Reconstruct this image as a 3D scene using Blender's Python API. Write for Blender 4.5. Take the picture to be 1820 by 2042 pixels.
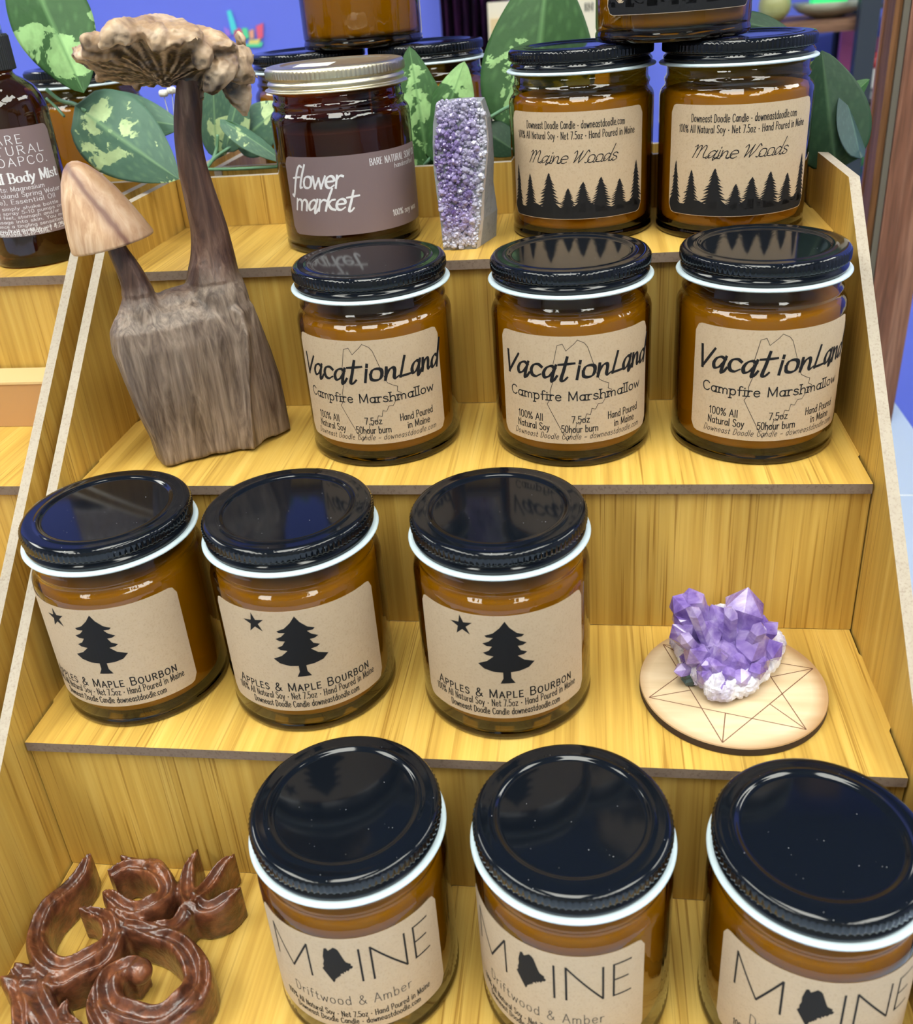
import bpy, bmesh, math, random
from math import sin, cos, pi, radians
from mathutils import Vector, Matrix, noise
from mathutils.geometry import tessellate_polygon

scene = bpy.context.scene
for o in list(bpy.data.objects):
    bpy.data.objects.remove(o)
COL = scene.collection

# ------------------------------------------------------------------ camera
CAM = Vector((0.250356, -0.197743, 0.368906))
YAW, PITCH, ROLL = 0.166303, 0.476889, -0.0823369
FPX, CX, CY = 1888.451, 892.422, 932.397            # focal length and principal point of a 1820x2042 frame
_f = Vector((-sin(YAW)*cos(PITCH), cos(YAW)*cos(PITCH), -sin(PITCH)))
_r = Vector((cos(YAW), sin(YAW), 0))
_u = _r.cross(_f)
RIGHT = cos(ROLL)*_r + sin(ROLL)*_u
UP = -sin(ROLL)*_r + cos(ROLL)*_u
FWD = _f
cam_data = bpy.data.cameras.new('camera')
cam = bpy.data.objects.new('camera', cam_data)
COL.objects.link(cam)
M = Matrix((RIGHT, UP, -FWD)).transposed().to_4x4()
M.translation = CAM
cam.matrix_world = M
cam_data.sensor_fit = 'HORIZONTAL'
cam_data.sensor_width = 36.0
cam_data.lens = FPX/1820*36.0
cam_data.shift_x = (910-CX)/1820
cam_data.shift_y = (CY-1021)/1820
cam_data.clip_start = 0.01
cam_data.clip_end = 30
cam_data.dof.use_dof = True
cam_data.dof.focus_distance = 0.45
cam_data.dof.aperture_fstop = 16.0
scene.camera = cam

def at(u, v, axis, val):
    """the point of the place that the photograph shows at pixel (u, v), on the plane axis = val"""
    d = FWD + RIGHT*(u-CX)/FPX - UP*(v-CY)/FPX
    return CAM + d*((val-CAM[axis])/d[axis])

# ------------------------------------------------------------------ light and exposure
scene.view_settings.view_transform = 'Standard'
scene.view_settings.look = 'None'
scene.view_settings.gamma = 1.0
scene.view_settings.use_curve_mapping = False
scene.view_settings.exposure = 0.0
scene.cycles.use_denoising = True
scene.cycles.max_bounces = 10
scene.cycles.transparent_max_bounces = 24
scene.cycles.caustics_reflective = False
scene.cycles.caustics_refractive = False
world = bpy.data.worlds.new('world')
scene.world = world
world.use_nodes = True
world.node_tree.nodes['Background'].inputs[0].default_value = (0.9, 0.95, 1.0, 1)
world.node_tree.nodes['Background'].inputs[1].default_value = 0.25
PANEL_STRENGTH = 12.2
PANELS = [(-1.00, -1.70), (1.30, -1.70), (-1.00, -0.40), (0.15, -0.40), (1.30, -0.40), (-1.95, 0.85), (2.10, 0.85)]  # the last two, by the side walls, are added to light the back wall
CEIL = 1.75

# ------------------------------------------------------------------ helpers
ORG = {}
def tag(o, label=None, cat=None, group=None, kind=None):
    if label: o['label'] = label
    if cat: o['category'] = cat
    if group: o['group'] = group
    if kind: o['kind'] = kind
    return o

def thing(name, loc, label, cat, group=None, rotz=0.0):
    o = bpy.data.objects.new(name, None)
    COL.objects.link(o)
    o.empty_display_size = 0.02
    o.location = loc
    o.rotation_euler = (0, 0, rotz)
    return tag(o, label, cat, group)

def obj(name, verts, faces, mats, parent=None, smooth=False, org=None, midx=None):
    """one mesh object; verts are in world space unless org is None, then local"""
    me = bpy.data.meshes.new(name)
    if org is not None:
        verts = [(v[0]-org[0], v[1]-org[1], v[2]-org[2]) for v in verts]
    me.from_pydata([tuple(v) for v in verts], [], faces)
    mats = mats if isinstance(mats, (list, tuple)) else [mats]
    for m in mats: me.materials.append(m)
    if midx:
        for p, i in zip(me.polygons, midx): p.material_index = i
    if smooth:
        for p in me.polygons: p.use_smooth = True
    me.update()
    bm = bmesh.new(); bm.from_mesh(me)
    bmesh.ops.recalc_face_normals(bm, faces=bm.faces)
    bm.to_mesh(me); bm.free()
    o = bpy.data.objects.new(name, me)
    COL.objects.link(o)
    if parent is not None: o.parent = parent
    return o

def copy_tree(o, parent=None):
    c = o.copy()
    COL.objects.link(c)
    c.parent = parent
    for ch in [x for x in bpy.data.objects if x.parent == o]:
        copy_tree(ch, c)
    return c

class MB:
    def __init__(s): s.v = []; s.f = []; s.m = []
    def add(s, v, f, m=0):
        n = len(s.v); s.v += [tuple(x) for x in v]
        s.f += [tuple(i+n for i in q) for q in f]; s.m += [m]*len(f)
        return s
    def box(s, a, b, m=0):
        x0, y0, z0 = a; x1, y1, z1 = b
        v = [(x0,y0,z0),(x1,y0,z0),(x1,y1,z0),(x0,y1,z0),(x0,y0,z1),(x1,y0,z1),(x1,y1,z1),(x0,y1,z1)]
        return s.add(v, [(0,3,2,1),(4,5,6,7),(0,1,5,4),(1,2,6,5),(2,3,7,6),(3,0,4,7)], m)
    def prism(s, poly, axis, a, b, mside=0, mcap=0, medge=None):
        """extrude a 2-D polygon along axis from a to b"""
        n = len(poly)
        def P(p, w):
            return (w, p[0], p[1]) if axis == 0 else ((p[0], w, p[1]) if axis == 1 else (p[0], p[1], w))
        k = len(s.v)
        s.v += [P(p, a) for p in poly] + [P(p, b) for p in poly]
        for i in range(n):
            j = (i+1) % n
            s.f.append((k+i, k+j, k+n+j, k+n+i)); s.m.append(medge[i] if medge else mside)
        s.f.append(tuple(k+i for i in range(n))[::-1]); s.m.append(mcap)
        s.f.append(tuple(k+n+i for i in range(n))); s.m.append(mcap)
        return s
    def lathe(s, prof, seg=64, c=(0,0,0), m=0, rfun=None):
        k = len(s.v); n = len(prof)
        for i in range(seg):
            a = 2*pi*i/seg
            for j, (r, z) in enumerate(prof):
                rr = rfun(i, j, r) if rfun else r
                s.v.append((c[0]+rr*cos(a), c[1]+rr*sin(a), c[2]+z))
        for i in range(seg):
            i2 = (i+1) % seg
            for j in range(n-1):
                s.f.append((k+i*n+j, k+i2*n+j, k+i2*n+j+1, k+i*n+j+1)); s.m.append(m)
        for j, fl in ((0, True), (n-1, False)):
            if prof[j][0] > 1e-6:
                q = [k+i*n+j for i in range(seg)]
                s.f.append(tuple(q[::-1] if fl else q)); s.m.append(m)
        return s
    def tube(s, pts, rad, seg=10, m=0):
        pts = [Vector(p) for p in pts]
        if not isinstance(rad, (list, tuple)): rad = [rad]*len(pts)
        k = len(s.v); prev = None
        for i, p in enumerate(pts):
            t = (pts[min(i+1, len(pts)-1)]-pts[max(i-1, 0)]).normalized()
            if prev is None:
                a = t.cross(Vector((0, 0, 1)))
                if a.length < .05: a = t.cross(Vector((1, 0, 0)))
                a.normalize()
            else:
                a = (prev - t*prev.dot(t)).normalized()
            prev = a; b = t.cross(a)
            for j in range(seg):
                w = 2*pi*j/seg
                s.v.append(tuple(p + (a*cos(w)+b*sin(w))*rad[i]))
        for i in range(len(pts)-1):
            for j in range(seg):
                j2 = (j+1) % seg
                s.f.append((k+i*seg+j, k+i*seg+j2, k+(i+1)*seg+j2, k+(i+1)*seg+j)); s.m.append(m)
        s.f.append(tuple(k+j for j in range(seg))[::-1]); s.m.append(m)
        e = k+(len(pts)-1)*seg
        s.f.append(tuple(e+j for j in range(seg))); s.m.append(m)
        return s
    def ball(s, c, r, seg=14, rings=9, m=0, nz=0.0, seed=0):
        r = r if isinstance(r, (list, tuple)) else (r, r, r)
        k = len(s.v); c = Vector(c)
        s.v.append(tuple(c+Vector((0, 0, -r[2]))))
        for i in range(1, rings):
            f = -pi/2+pi*i/rings
            for j in range(seg):
                a = 2*pi*j/seg
                d = Vector((cos(f)*cos(a), cos(f)*sin(a), sin(f)))
                q = 1+nz*noise.noise(d*1.7+Vector((seed, seed*.7, 0)))
                s.v.append((c.x+d.x*r[0]*q, c.y+d.y*r[1]*q, c.z+d.z*r[2]*q))
        s.v.append(tuple(c+Vector((0, 0, r[2]))))
        top = len(s.v)-1
        for j in range(seg):
            j2 = (j+1) % seg
            s.f.append((k, k+1+j2, k+1+j)); s.m.append(m)
            for i in range(rings-2):
                s.f.append((k+1+i*seg+j, k+1+i*seg+j2, k+1+(i+1)*seg+j2, k+1+(i+1)*seg+j)); s.m.append(m)
            s.f.append((top, k+1+(rings-2)*seg+j, k+1+(rings-2)*seg+j2)); s.m.append(m)
        return s
    def build(s, name, mats, parent=None, smooth=False, org=None):
        return obj(name, s.v, s.f, mats, parent, smooth, org, s.m)

def catmull(pts, n=6, closed=False):
    out = []; L = len(pts)
    rng = range(L if closed else L-1)
    for i in rng:
        if closed:
            p0, p1, p2, p3 = pts[i-1], pts[i], pts[(i+1) % L], pts[(i+2) % L]
        else:
            p1, p2 = pts[i], pts[i+1]
            p0 = pts[i-1] if i > 0 else [2*a-b for a, b in zip(p1, p2)]
            p3 = pts[i+2] if i+2 < L else [2*b-a for a, b in zip(p1, p2)]
        for k in range(n):
            t = k/n
            out.append(tuple(.5*((2*b)+(c-a)*t+(2*a-5*b+4*c-d)*t*t+(3*b-a-3*c+d)*t**3) for a, b, c, d in zip(p0, p1, p2, p3)))
    if not closed: out.append(tuple(pts[-1]))
    return out

def remeshed(name, mb, voxel, smooth_it=3):
    """union of the builder's solids as one continuous skin; returns a bpy mesh"""
    tmp = mb.build(name+'_t', MAT['plain'])
    md = tmp.modifiers.new('r', 'REMESH'); md.mode = 'VOXEL'; md.voxel_size = voxel
    if smooth_it:
        ms = tmp.modifiers.new('s', 'SMOOTH'); ms.iterations = smooth_it; ms.factor = .5
    dg = bpy.context.evaluated_depsgraph_get()
    me = bpy.data.meshes.new_from_object(tmp.evaluated_get(dg))
    me.name = name
    old = tmp.data
    bpy.data.objects.remove(tmp); bpy.data.meshes.remove(old)
    for p in me.polygons: p.use_smooth = True
    return me

def mesh_part(name, me, mat, parent):
    me.materials.clear(); me.materials.append(mat)
    o = bpy.data.objects.new(name, me)
    COL.objects.link(o)
    o.parent = parent
    return o

# ------------------------------------------------------------------ materials
MAT = {}
def new_mat(name):
    m = bpy.data.materials.new(name); m.use_nodes = True
    nt = m.node_tree
    return m, nt, nt.nodes['Principled BSDF']

def node(nt, t, **kw):
    n = nt.nodes.new(t)
    for k, v in kw.items():
        if k.startswith('_'): setattr(n, k[1:], v)
    return n

def c4(c): return (c[0], c[1], c[2], 1)

def simple(name, col, rough=.5, metal=0.0, spec=.5, emit=None, es=0, coat=0.0):
    m, nt, b = new_mat(name)
    b.inputs['Base Color'].default_value = c4(col)
    b.inputs['Roughness'].default_value = rough
    b.inputs['Metallic'].default_value = metal
    b.inputs['Specular IOR Level'].default_value = spec
    b.inputs['Coat Weight'].default_value = coat
    if emit:
        b.inputs['Emission Color'].default_value = c4(emit)
        b.inputs['Emission Strength'].default_value = es
    MAT[name] = m
    return m

def coords(nt, scale, rot=(0, 0, 0), which='Object'):
    tc = nt.nodes.new('ShaderNodeTexCoord'); mp = nt.nodes.new('ShaderNodeMapping')
    mp.inputs['Scale'].default_value = scale
    mp.inputs['Rotation'].default_value = rot
    nt.links.new(tc.outputs[which], mp.inputs['Vector'])
    return mp.outputs['Vector']

def noise_n(nt, vec, scale, detail=3, rough=.5, dist=0.0):
    n = nt.nodes.new('ShaderNodeTexNoise')
    n.inputs['Scale'].default_value = scale; n.inputs['Detail'].default_value = detail
    n.inputs['Roughness'].default_value = rough; n.inputs['Distortion'].default_value = dist
    nt.links.new(vec, n.inputs['Vector'])
    return n.outputs['Fac']

def ramp(nt, fac, stops):
    r = nt.nodes.new('ShaderNodeValToRGB')
    e = r.color_ramp.elements
    while len(e) < len(stops): e.new(.5)
    for el, (p, c) in zip(e, stops):
        el.position = p; el.color = c4(c) if isinstance(c, (tuple, list)) else (c, c, c, 1)
    nt.links.new(fac, r.inputs['Fac'])
    return r.outputs['Color']

def mix(nt, fac, a, b, mode='MIX'):
    n = nt.nodes.new('ShaderNodeMix'); n.data_type = 'RGBA'; n.blend_type = mode
    for s, v in ((n.inputs['Factor'], fac), (n.inputs['A'], a), (n.inputs['B'], b)):
        if hasattr(v, 'is_linked') or hasattr(v, 'links'): nt.links.new(v, s)
        elif isinstance(v, (int, float)): s.default_value = v
        else: s.default_value = c4(v)
    return n.outputs['Result']

def bump(nt, b, fac, strength, dist):
    n = nt.nodes.new('ShaderNodeBump')
    n.inputs['Strength'].default_value = strength; n.inputs['Distance'].default_value = dist
    nt.links.new(fac, n.inputs['Height'])
    nt.links.new(n.outputs['Normal'], b.inputs['Normal'])

def laminate(name, axis, tint=1.0):
    m, nt, b = new_mat(name)
    def st(across, along):
        k = [across]*3; k[axis] = along
        return coords(nt, k)
    c = ramp(nt, noise_n(nt, st(190, 5), 1.0, 3, .6, .25), [(.30, (.50*tint, .295*tint, .056*tint)), (.50, (.64*tint, .40*tint, .083*tint)), (.70, (.75*tint, .505*tint, .128*tint))])
    d = ramp(nt, noise_n(nt, st(720, 9), 1.0, 2, .55, .15), [(.34, .85), (.44, 0.0)])
    d2 = ramp(nt, noise_n(nt, st(60, 4), 1.0, 1), [(.40, .15), (.60, 1.0)])
    c = mix(nt, mix(nt, 1.0, d, d2, 'MULTIPLY'), c, (.34*tint, .175*tint, .025*tint))
    e = ramp(nt, noise_n(nt, st(34, 2), 1.0, 2), [(.35, .82), (.65, 1.0)])
    c = mix(nt, 1.0, c, e, 'MULTIPLY')
    nt.links.new(c, b.inputs['Base Color'])
    b.inputs['Roughness'].default_value = .42
    b.inputs['Specular IOR Level'].default_value = .35
    MAT[name] = m

def speckled(name, c0, c1, scale=900, rough=.85):
    m, nt, b = new_mat(name)
    v = coords(nt, (1, 1, 1))
    c = ramp(nt, noise_n(nt, v, scale, 3, .7), [(.30, c0), (.48, c1)])
    c = mix(nt, .25, c, ramp(nt, noise_n(nt, v, scale*.25, 2), [(.3, c0), (.7, c1)]))
    nt.links.new(c, b.inputs['Base Color'])
    b.inputs['Roughness'].default_value = rough
    b.inputs['Specular IOR Level'].default_value = .2
    MAT[name] = m

def grainy(name, cols, scale, rough=.5, spec=.5, detail=4, dist=.6, bstr=.3, bdist=.0006, coat=0.0, fine=True):
    """wood: cols = three colours dark to light, scale = stretched noise scale"""
    m, nt, b = new_mat(name)
    v = coords(nt, scale)
    f = noise_n(nt, v, 1.0, detail, .6, dist)
    c = ramp(nt, f, [(.32, cols[0]), (.5, cols[1]), (.68, cols[2])])
    if fine:
        v2 = coords(nt, tuple(s*4 for s in scale))
        f2 = noise_n(nt, v2, 1.0, 2, .5, .3)
        c = mix(nt, 1.0, c, ramp(nt, f2, [(.3, .72), (.6, 1.05)]), 'MULTIPLY')
        bump(nt, b, f2, bstr, bdist)
    nt.links.new(c, b.inputs['Base Color'])
    b.inputs['Roughness'].default_value = rough
    b.inputs['Specular IOR Level'].default_value = spec
    b.inputs['Coat Weight'].default_value = coat
    b.inputs['Coat Roughness'].default_value = .25
    MAT[name] = m

def glass(name, face_col, edge_col, rough=.03, wavy=True):
    """coloured jar glass: tinted see-through body under a reflecting skin"""
    m, nt, b = new_mat(name)
    nt.nodes.remove(b)
    out = nt.nodes['Material Output']
    lw = nt.nodes.new('ShaderNodeLayerWeight'); lw.inputs['Blend'].default_value = .5
    p5 = node(nt, 'ShaderNodeMath', _operation='POWER'); p5.inputs[1].default_value = 4.0
    nt.links.new(lw.outputs['Facing'], p5.inputs[0])
    ma = node(nt, 'ShaderNodeMath', _operation='MULTIPLY_ADD'); ma.inputs[1].default_value = .80; ma.inputs[2].default_value = .042
    nt.links.new(p5.outputs[0], ma.inputs[0])
    p2 = node(nt, 'ShaderNodeMath', _operation='POWER'); p2.inputs[1].default_value = 3.0
    nt.links.new(lw.outputs['Facing'], p2.inputs[0])
    tint = mix(nt, p2.outputs[0], face_col, edge_col)
    tr = nt.nodes.new('ShaderNodeBsdfTransparent'); nt.links.new(tint, tr.inputs['Color'])
    gl = nt.nodes.new('ShaderNodeBsdfGlossy'); gl.inputs['Roughness'].default_value = rough
    gl.inputs['Color'].default_value = (1, 1, 1, 1)
    if wavy:
        v = coords(nt, (170, 170, 22))
        bn = nt.nodes.new('ShaderNodeBump'); bn.inputs['Strength'].default_value = .35; bn.inputs['Distance'].default_value = .0012
        nt.links.new(noise_n(nt, v, 1.0, 2), bn.inputs['Height'])
        nt.links.new(bn.outputs['Normal'], gl.inputs['Normal'])
    mx = nt.nodes.new('ShaderNodeMixShader')
    nt.links.new(ma.outputs[0], mx.inputs['Fac'])
    nt.links.new(tr.outputs[0], mx.inputs[1]); nt.links.new(gl.outputs[0], mx.inputs[2])
    nt.links.new(mx.outputs[0], out.inputs['Surface'])
    MAT[name] = m

def dusty(name, col, rough, metal=0.0):
    m, nt, b = new_mat(name)
    v = coords(nt, (1, 1, 1))
    vo = nt.nodes.new('ShaderNodeTexVoronoi'); vo.inputs['Scale'].default_value = 330
    nt.links.new(v, vo.inputs['Vector'])
    specks = ramp(nt, vo.outputs['Distance'], [(.03, 1.0), (.065, 0.0)])
    keep = ramp(nt, noise_n(nt, v, 130, 2), [(.53, 0.0), (.60, 1.0)])
    f = mix(nt, 1.0, specks, keep, 'MULTIPLY')
    c = mix(nt, f, col, (.35, .35, .37))
    nt.links.new(c, b.inputs['Base Color'])
    b.inputs['Roughness'].default_value = rough; b.inputs['Metallic'].default_value = metal
    b.inputs['Specular IOR Level'].default_value = .42
    MAT[name] = m

def leafy(name, dark, mid, pale, cover=.60, vein=(.25, .42, .2)):
    m, nt, b = new_mat(name)
    oi = nt.nodes.new('ShaderNodeObjectInfo')
    tc = nt.nodes.new('ShaderNodeTexCoord')
    ad = node(nt, 'ShaderNodeVectorMath', _operation='ADD')
    nt.links.new(tc.outputs['Object'], ad.inputs[0]); nt.links.new(oi.outputs['Random'], ad.inputs[1])
    f = noise_n(nt, ad.outputs[0], 30, 5, .62, .3)
    f2 = noise_n(nt, ad.outputs[0], 90, 3, .6)
    c = mix(nt, f2, dark, mid)
    edge = ramp(nt, f, [(cover, 0.0), (cover+.012, 1.0)])
    palec = mix(nt, ramp(nt, f2, [(.4, 0.0), (.6, 1.0)]), pale, tuple(x*.75 for x in pale))
    c = mix(nt, edge, c, palec)
    at_ = nt.nodes.new('ShaderNodeAttribute'); at_.attribute_name = 'vein'
    c = mix(nt, at_.outputs['Fac'], c, vein)
    nt.links.new(c, b.inputs['Base Color'])
    b.inputs['Roughness'].default_value = .55
    b.inputs['Specular IOR Level'].default_value = .35
    bump(nt, b, noise_n(nt, ad.outputs[0], 160, 2), .35, .001)
    MAT[name] = m

def crystal(name, cols, rough=.12, trans=.35, attr=None):
    m, nt, b = new_mat(name)
    v = coords(nt, (1, 1, 1))
    f = noise_n(nt, v, 90, 4, .6, .5)
    c = ramp(nt, f, [(.34, cols[0]), (.5, cols[1]), (.66, cols[2])])
    if attr:
        a = nt.nodes.new('ShaderNodeAttribute'); a.attribute_name = attr
        c = mix(nt, a.outputs['Fac'], c, (.68, .69, .76))
    nt.links.new(c, b.inputs['Base Color'])
    b.inputs['Roughness'].default_value = rough
    b.inputs['Transmission Weight'].default_value = trans
    b.inputs['IOR'].default_value = 1.5
    b.inputs['Specular IOR Level'].default_value = .7
    MAT[name] = m

simple('plain', (.5, .5, .5))
laminate('laminate_depth', 1)
laminate('laminate_upright', 2, .92)
speckled('fibreboard_edge', (.30, .245, .19), (.42, .365, .295))
speckled('burnt_edge', (.13, .09, .065), (.21, .155, .12), 700)
glass('amber_glass', (.52, .335, .02), (.15, .070, .006))
glass('amber_foot', (.30, .17, .03), (.05, .02, .004), wavy=False)
glass('brown_glass', (.40, .19, .05), (.10, .035, .01))
glass('clear_plastic', (.93, .95, .95), (.72, .78, .8), wavy=False)
simple('soy_wax', (.82, .74, .34), .55)
simple('dark_wax', (.10, .045, .03), .5)
dusty('black_lid', (.0035, .005, .008), .08)
simple('black_ridge', (.010, .010, .012), .22)
simple('white_liner', (.54, .65, .70), .4)
simple('gold_lid', (.66, .60, .44), .36, 1.0)
speckled('kraft_paper', (.44, .325, .215), (.525, .405, .28), 1100, .7)
simple('mauve_paper', (.205, .145, .15), .55)
simple('black_ink', (.009, .009, .011), .7, 0.0, .25)
simple('grey_ink', (.05, .047, .047), .7, 0.0, .25)
simple('white_ink', (.80, .80, .84), .5)
simple('black_plastic', (.016, .017, .02), .42)
grainy('stump_wood', ((.075, .048, .034), (.19, .137, .104), (.31, .235, .18)), (150, 150, 16), .45, .5, 5, 2.2, .5, .0008)
grainy('cap_wood', ((.40, .24, .12), (.56, .37, .21), (.70, .52, .33)), (60, 60, 60), .42, .45, 4, 1.0, .4, .0008)
grainy('pale_wood', ((.36, .19, .10), (.54, .34, .20), (.66, .48, .32)), (150, 150, 24), .45, .4, 4, 1.5, .3, .0004)
grainy('carved_mahogany', ((.045, .014, .008), (.125, .040, .018), (.24, .082, .034)), (95, 95, 95), .30, .6, 4, 1.2, .5, .0008, .35)
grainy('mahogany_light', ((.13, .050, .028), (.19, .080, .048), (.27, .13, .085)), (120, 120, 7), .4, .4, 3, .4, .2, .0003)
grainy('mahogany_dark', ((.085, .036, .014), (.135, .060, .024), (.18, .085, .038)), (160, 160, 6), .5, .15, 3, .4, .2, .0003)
simple('grey_strip', (.11, .095, .075), .6)
grainy('birch_ply', ((.58, .44, .27), (.66, .51, .33), (.70, .56, .38)), (25, 140, 25), .6, .3, 2, .2, .1, .0002, 0, False)
simple('char_edge', (.030, .016, .012), .7)
simple('burn_line', (.16, .07, .035), .8)
crystal('amethyst', ((.17, .09, .40), (.37, .25, .65), (.62, .50, .84)), .10, .30)
crystal('amethyst_druzy', ((.12, .07, .26), (.25, .17, .46), (.44, .35, .66)), .15, .25, 'pale')
crystal('quartz_base', ((.42, .36, .50), (.66, .63, .74), (.86, .85, .90)), .35, .1)
speckled('grey_stone', (.16, .17, .19), (.27, .28, .30), 260, .5)
speckled('banded_rind', (.34, .24, .19), (.60, .57, .58), 160, .5)
simple('dark_green_stone', (.05, .08, .08), .4)
leafy('leaf_pale', (.045, .105, .070), (.085, .17, .115), (.46, .60, .30), .575, (.17, .30, .15))
leafy('leaf_dark', (.022, .075, .020), (.045, .125, .035), (.32, .55, .22), .575, (.12, .26, .09))
leafy('leaf_deep', (.008, .032, .014), (.018, .058, .026), (.30, .52, .16), .66, (.05, .11, .05))
leafy('leaf_slate', (.018, .045, .045), (.035, .075, .075), (.12, .25, .12), .70, (.06, .12, .10))
leafy('leaf_lime', (.10, .17, .03), (.20, .28, .05), (.42, .50, .12), .55)
simple('vine_stem', (.14, .30, .17), .5)
simple('dried_petal', (.78, .77, .72), .6)
simple('straw_stem', (.5, .5, .52), .6)
simple('kraft_box', (.48, .27, .115), .6)
simple('kraft_box_top', (.66, .48, .24), .6)
simple('white_edge', (.8, .76, .68), .6)
simple('table_blue', (.40, .50, .66), .5)
simple('table_white', (.85, .88, .88), .5)
simple('wall_periwinkle', (.145, .19, .80), .7)
simple('wall_deep_blue', (.045, .085, .64), .6)
simple('wall_offwhite', (.36, .35, .32), .8)
simple('wall_bluegrey', (.30, .32, .42), .8)
simple('ceiling_white', (.27, .30, .35), .9)
simple('floor_mint', (.46, .58, .57), .5)
simple('lamp_frame', (.8, .8, .8), .5)
simple('lamp_glow', (1, 1, 1), .5, emit=(1.0, 1.0, .90), es=PANEL_STRENGTH)
grainy('purple_velvet', ((.008, .003, .012), (.03, .007, .035), (.11, .02, .11)), (70, 70, 8), .8, .2, 3, .8, .2, .001)
simple('cream_board', (.80, .72, .56), .7)
simple('cream_shade', (.74, .56, .30), .7)
simple('black_metal', (.02, .028, .045), .5)
grainy('rack_wood', ((.13, .06, .035), (.20, .10, .06), (.28, .15, .09)), (12, 120, 120), .6, .3, 2, .3, .1, .0003)
simple('green_glow', (.06, .62, .20), .4, emit=(.04, .85, .22), es=.6)
simple('silver_shell', (.52, .54, .42), .3, .4)

simple('olive_stone', (.36, .36, .14), .35)
simple('pink_card', (.66, .16, .42), .6)
simple('red_glass', (.75, .06, .06), .2)
simple('white_stone', (.75, .74, .72), .5)
simple('grey_rock', (.22, .22, .24), .6)
simple('green_ball', (.02, .25, .03), .4)
glass('shelf_glass', (.80, .95, .90), (.35, .75, .62), wavy=False)
for nm, cc in (('painted_light_cyan', (.10, .72, .78)), ('painted_light_red', (.85, .13, .22)), ('painted_light_yellow', (.80, .72, .22)), ('painted_light_green', (.12, .72, .35)), ('painted_light_orange', (.85, .42, .28)), ('painted_light_violet', (.42, .22, .80))):
    simple(nm, cc, .35)  # colours of the rainbow light painted on the back wall

# ------------------------------------------------------------------ the room
def struct(name, mb, mats):
    o = mb.build(name, mats); o['kind'] = 'structure'
    return o
X0, X1, Y0, Y1, ZF = -2.6, 2.8, -2.6, 1.64, -0.80
struct('floor', MB().box((X0-.1, Y0-.1, ZF-.05), (X1+.1, Y1+.1, ZF)), MAT['floor_mint'])
struct('ceiling', MB().box((X0-.1, Y0-.1, CEIL), (X1+.1, Y1+.1, CEIL+.05)), MAT['ceiling_white'])
struct('wall_back', MB().box((X0-.1, Y1, ZF), (X1+.1, Y1+.1, CEIL)), MAT['wall_periwinkle'])
struct('wall_left', MB().box((X0-.1, Y0, ZF), (X0, Y1, CEIL)), MAT['wall_bluegrey'])
struct('wall_right', MB().box((X1, Y0, ZF), (X1+.1, Y1, CEIL)), MAT['wall_bluegrey'])
struct('wall_front', MB().box((X0-.1, Y0-.1, ZF), (X1+.1, Y0, CEIL)), MAT['wall_offwhite'])
struct('trim_1', MB().box((-.748, Y1-.02, ZF), (-.694, Y1, CEIL)), MAT['wall_deep_blue'])
for i, (px, py) in enumerate(PANELS):
    where = ('front left of the shop', 'front right of the shop', 'above the left of the display', 'straight above the candle display', 'above the right of the display', 'near the left wall, added to brighten the back wall', 'near the right wall, added to brighten the back wall')[i]
    t = thing('ceiling_light', (px, py, CEIL), 'white rectangular ceiling light panel '+where, 'ceiling light', 'ceiling light panels')
    MB().box((-.31, -.61, -.012), (.31, -.58, 0)).box((-.31, .58, -.012), (.31, .61, 0)).box((-.31, -.58, -.012), (-.28, .58, 0)).box((.28, -.58, -.012), (.31, .58, 0)).build('frame', MAT['lamp_frame'], t)
    MB().box((-.28, -.58, -.009), (.28, .58, -.003)).build('diffuser', MAT['lamp_glow'], t)

# tables
TZ = -.005
def table(y0, y1, label):
    x0, x1 = -.95, .527
    t = thing('display_table', ((x0+x1)/2, (y0+y1)/2, ZF), label, 'table', 'pale blue display tables')
    o = t.location.copy()
    MB().box((x0, y0, TZ-.03), (x1, y1, TZ), 0).build('table_top', [MAT['table_blue']], t, org=o)
    MB().box((x0, y0-.0008, TZ-.028), (x1, y0-.0001, TZ+.0003)).build('edge_band', MAT['table_white'], t, org=o)
    for lx in (x0+.04, x1-.08):
        for ly in (y0+.03, y1-.07):
            MB().box((lx, ly, ZF), (lx+.04, ly+.04, TZ-.03)).build('leg', MAT['table_white'], t, org=o)
table(-.30, .466, 'pale blue table carrying the wooden candle display in front')
table(.467, 1.10, 'pale blue table behind the white seam beside the mahogany post')

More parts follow.
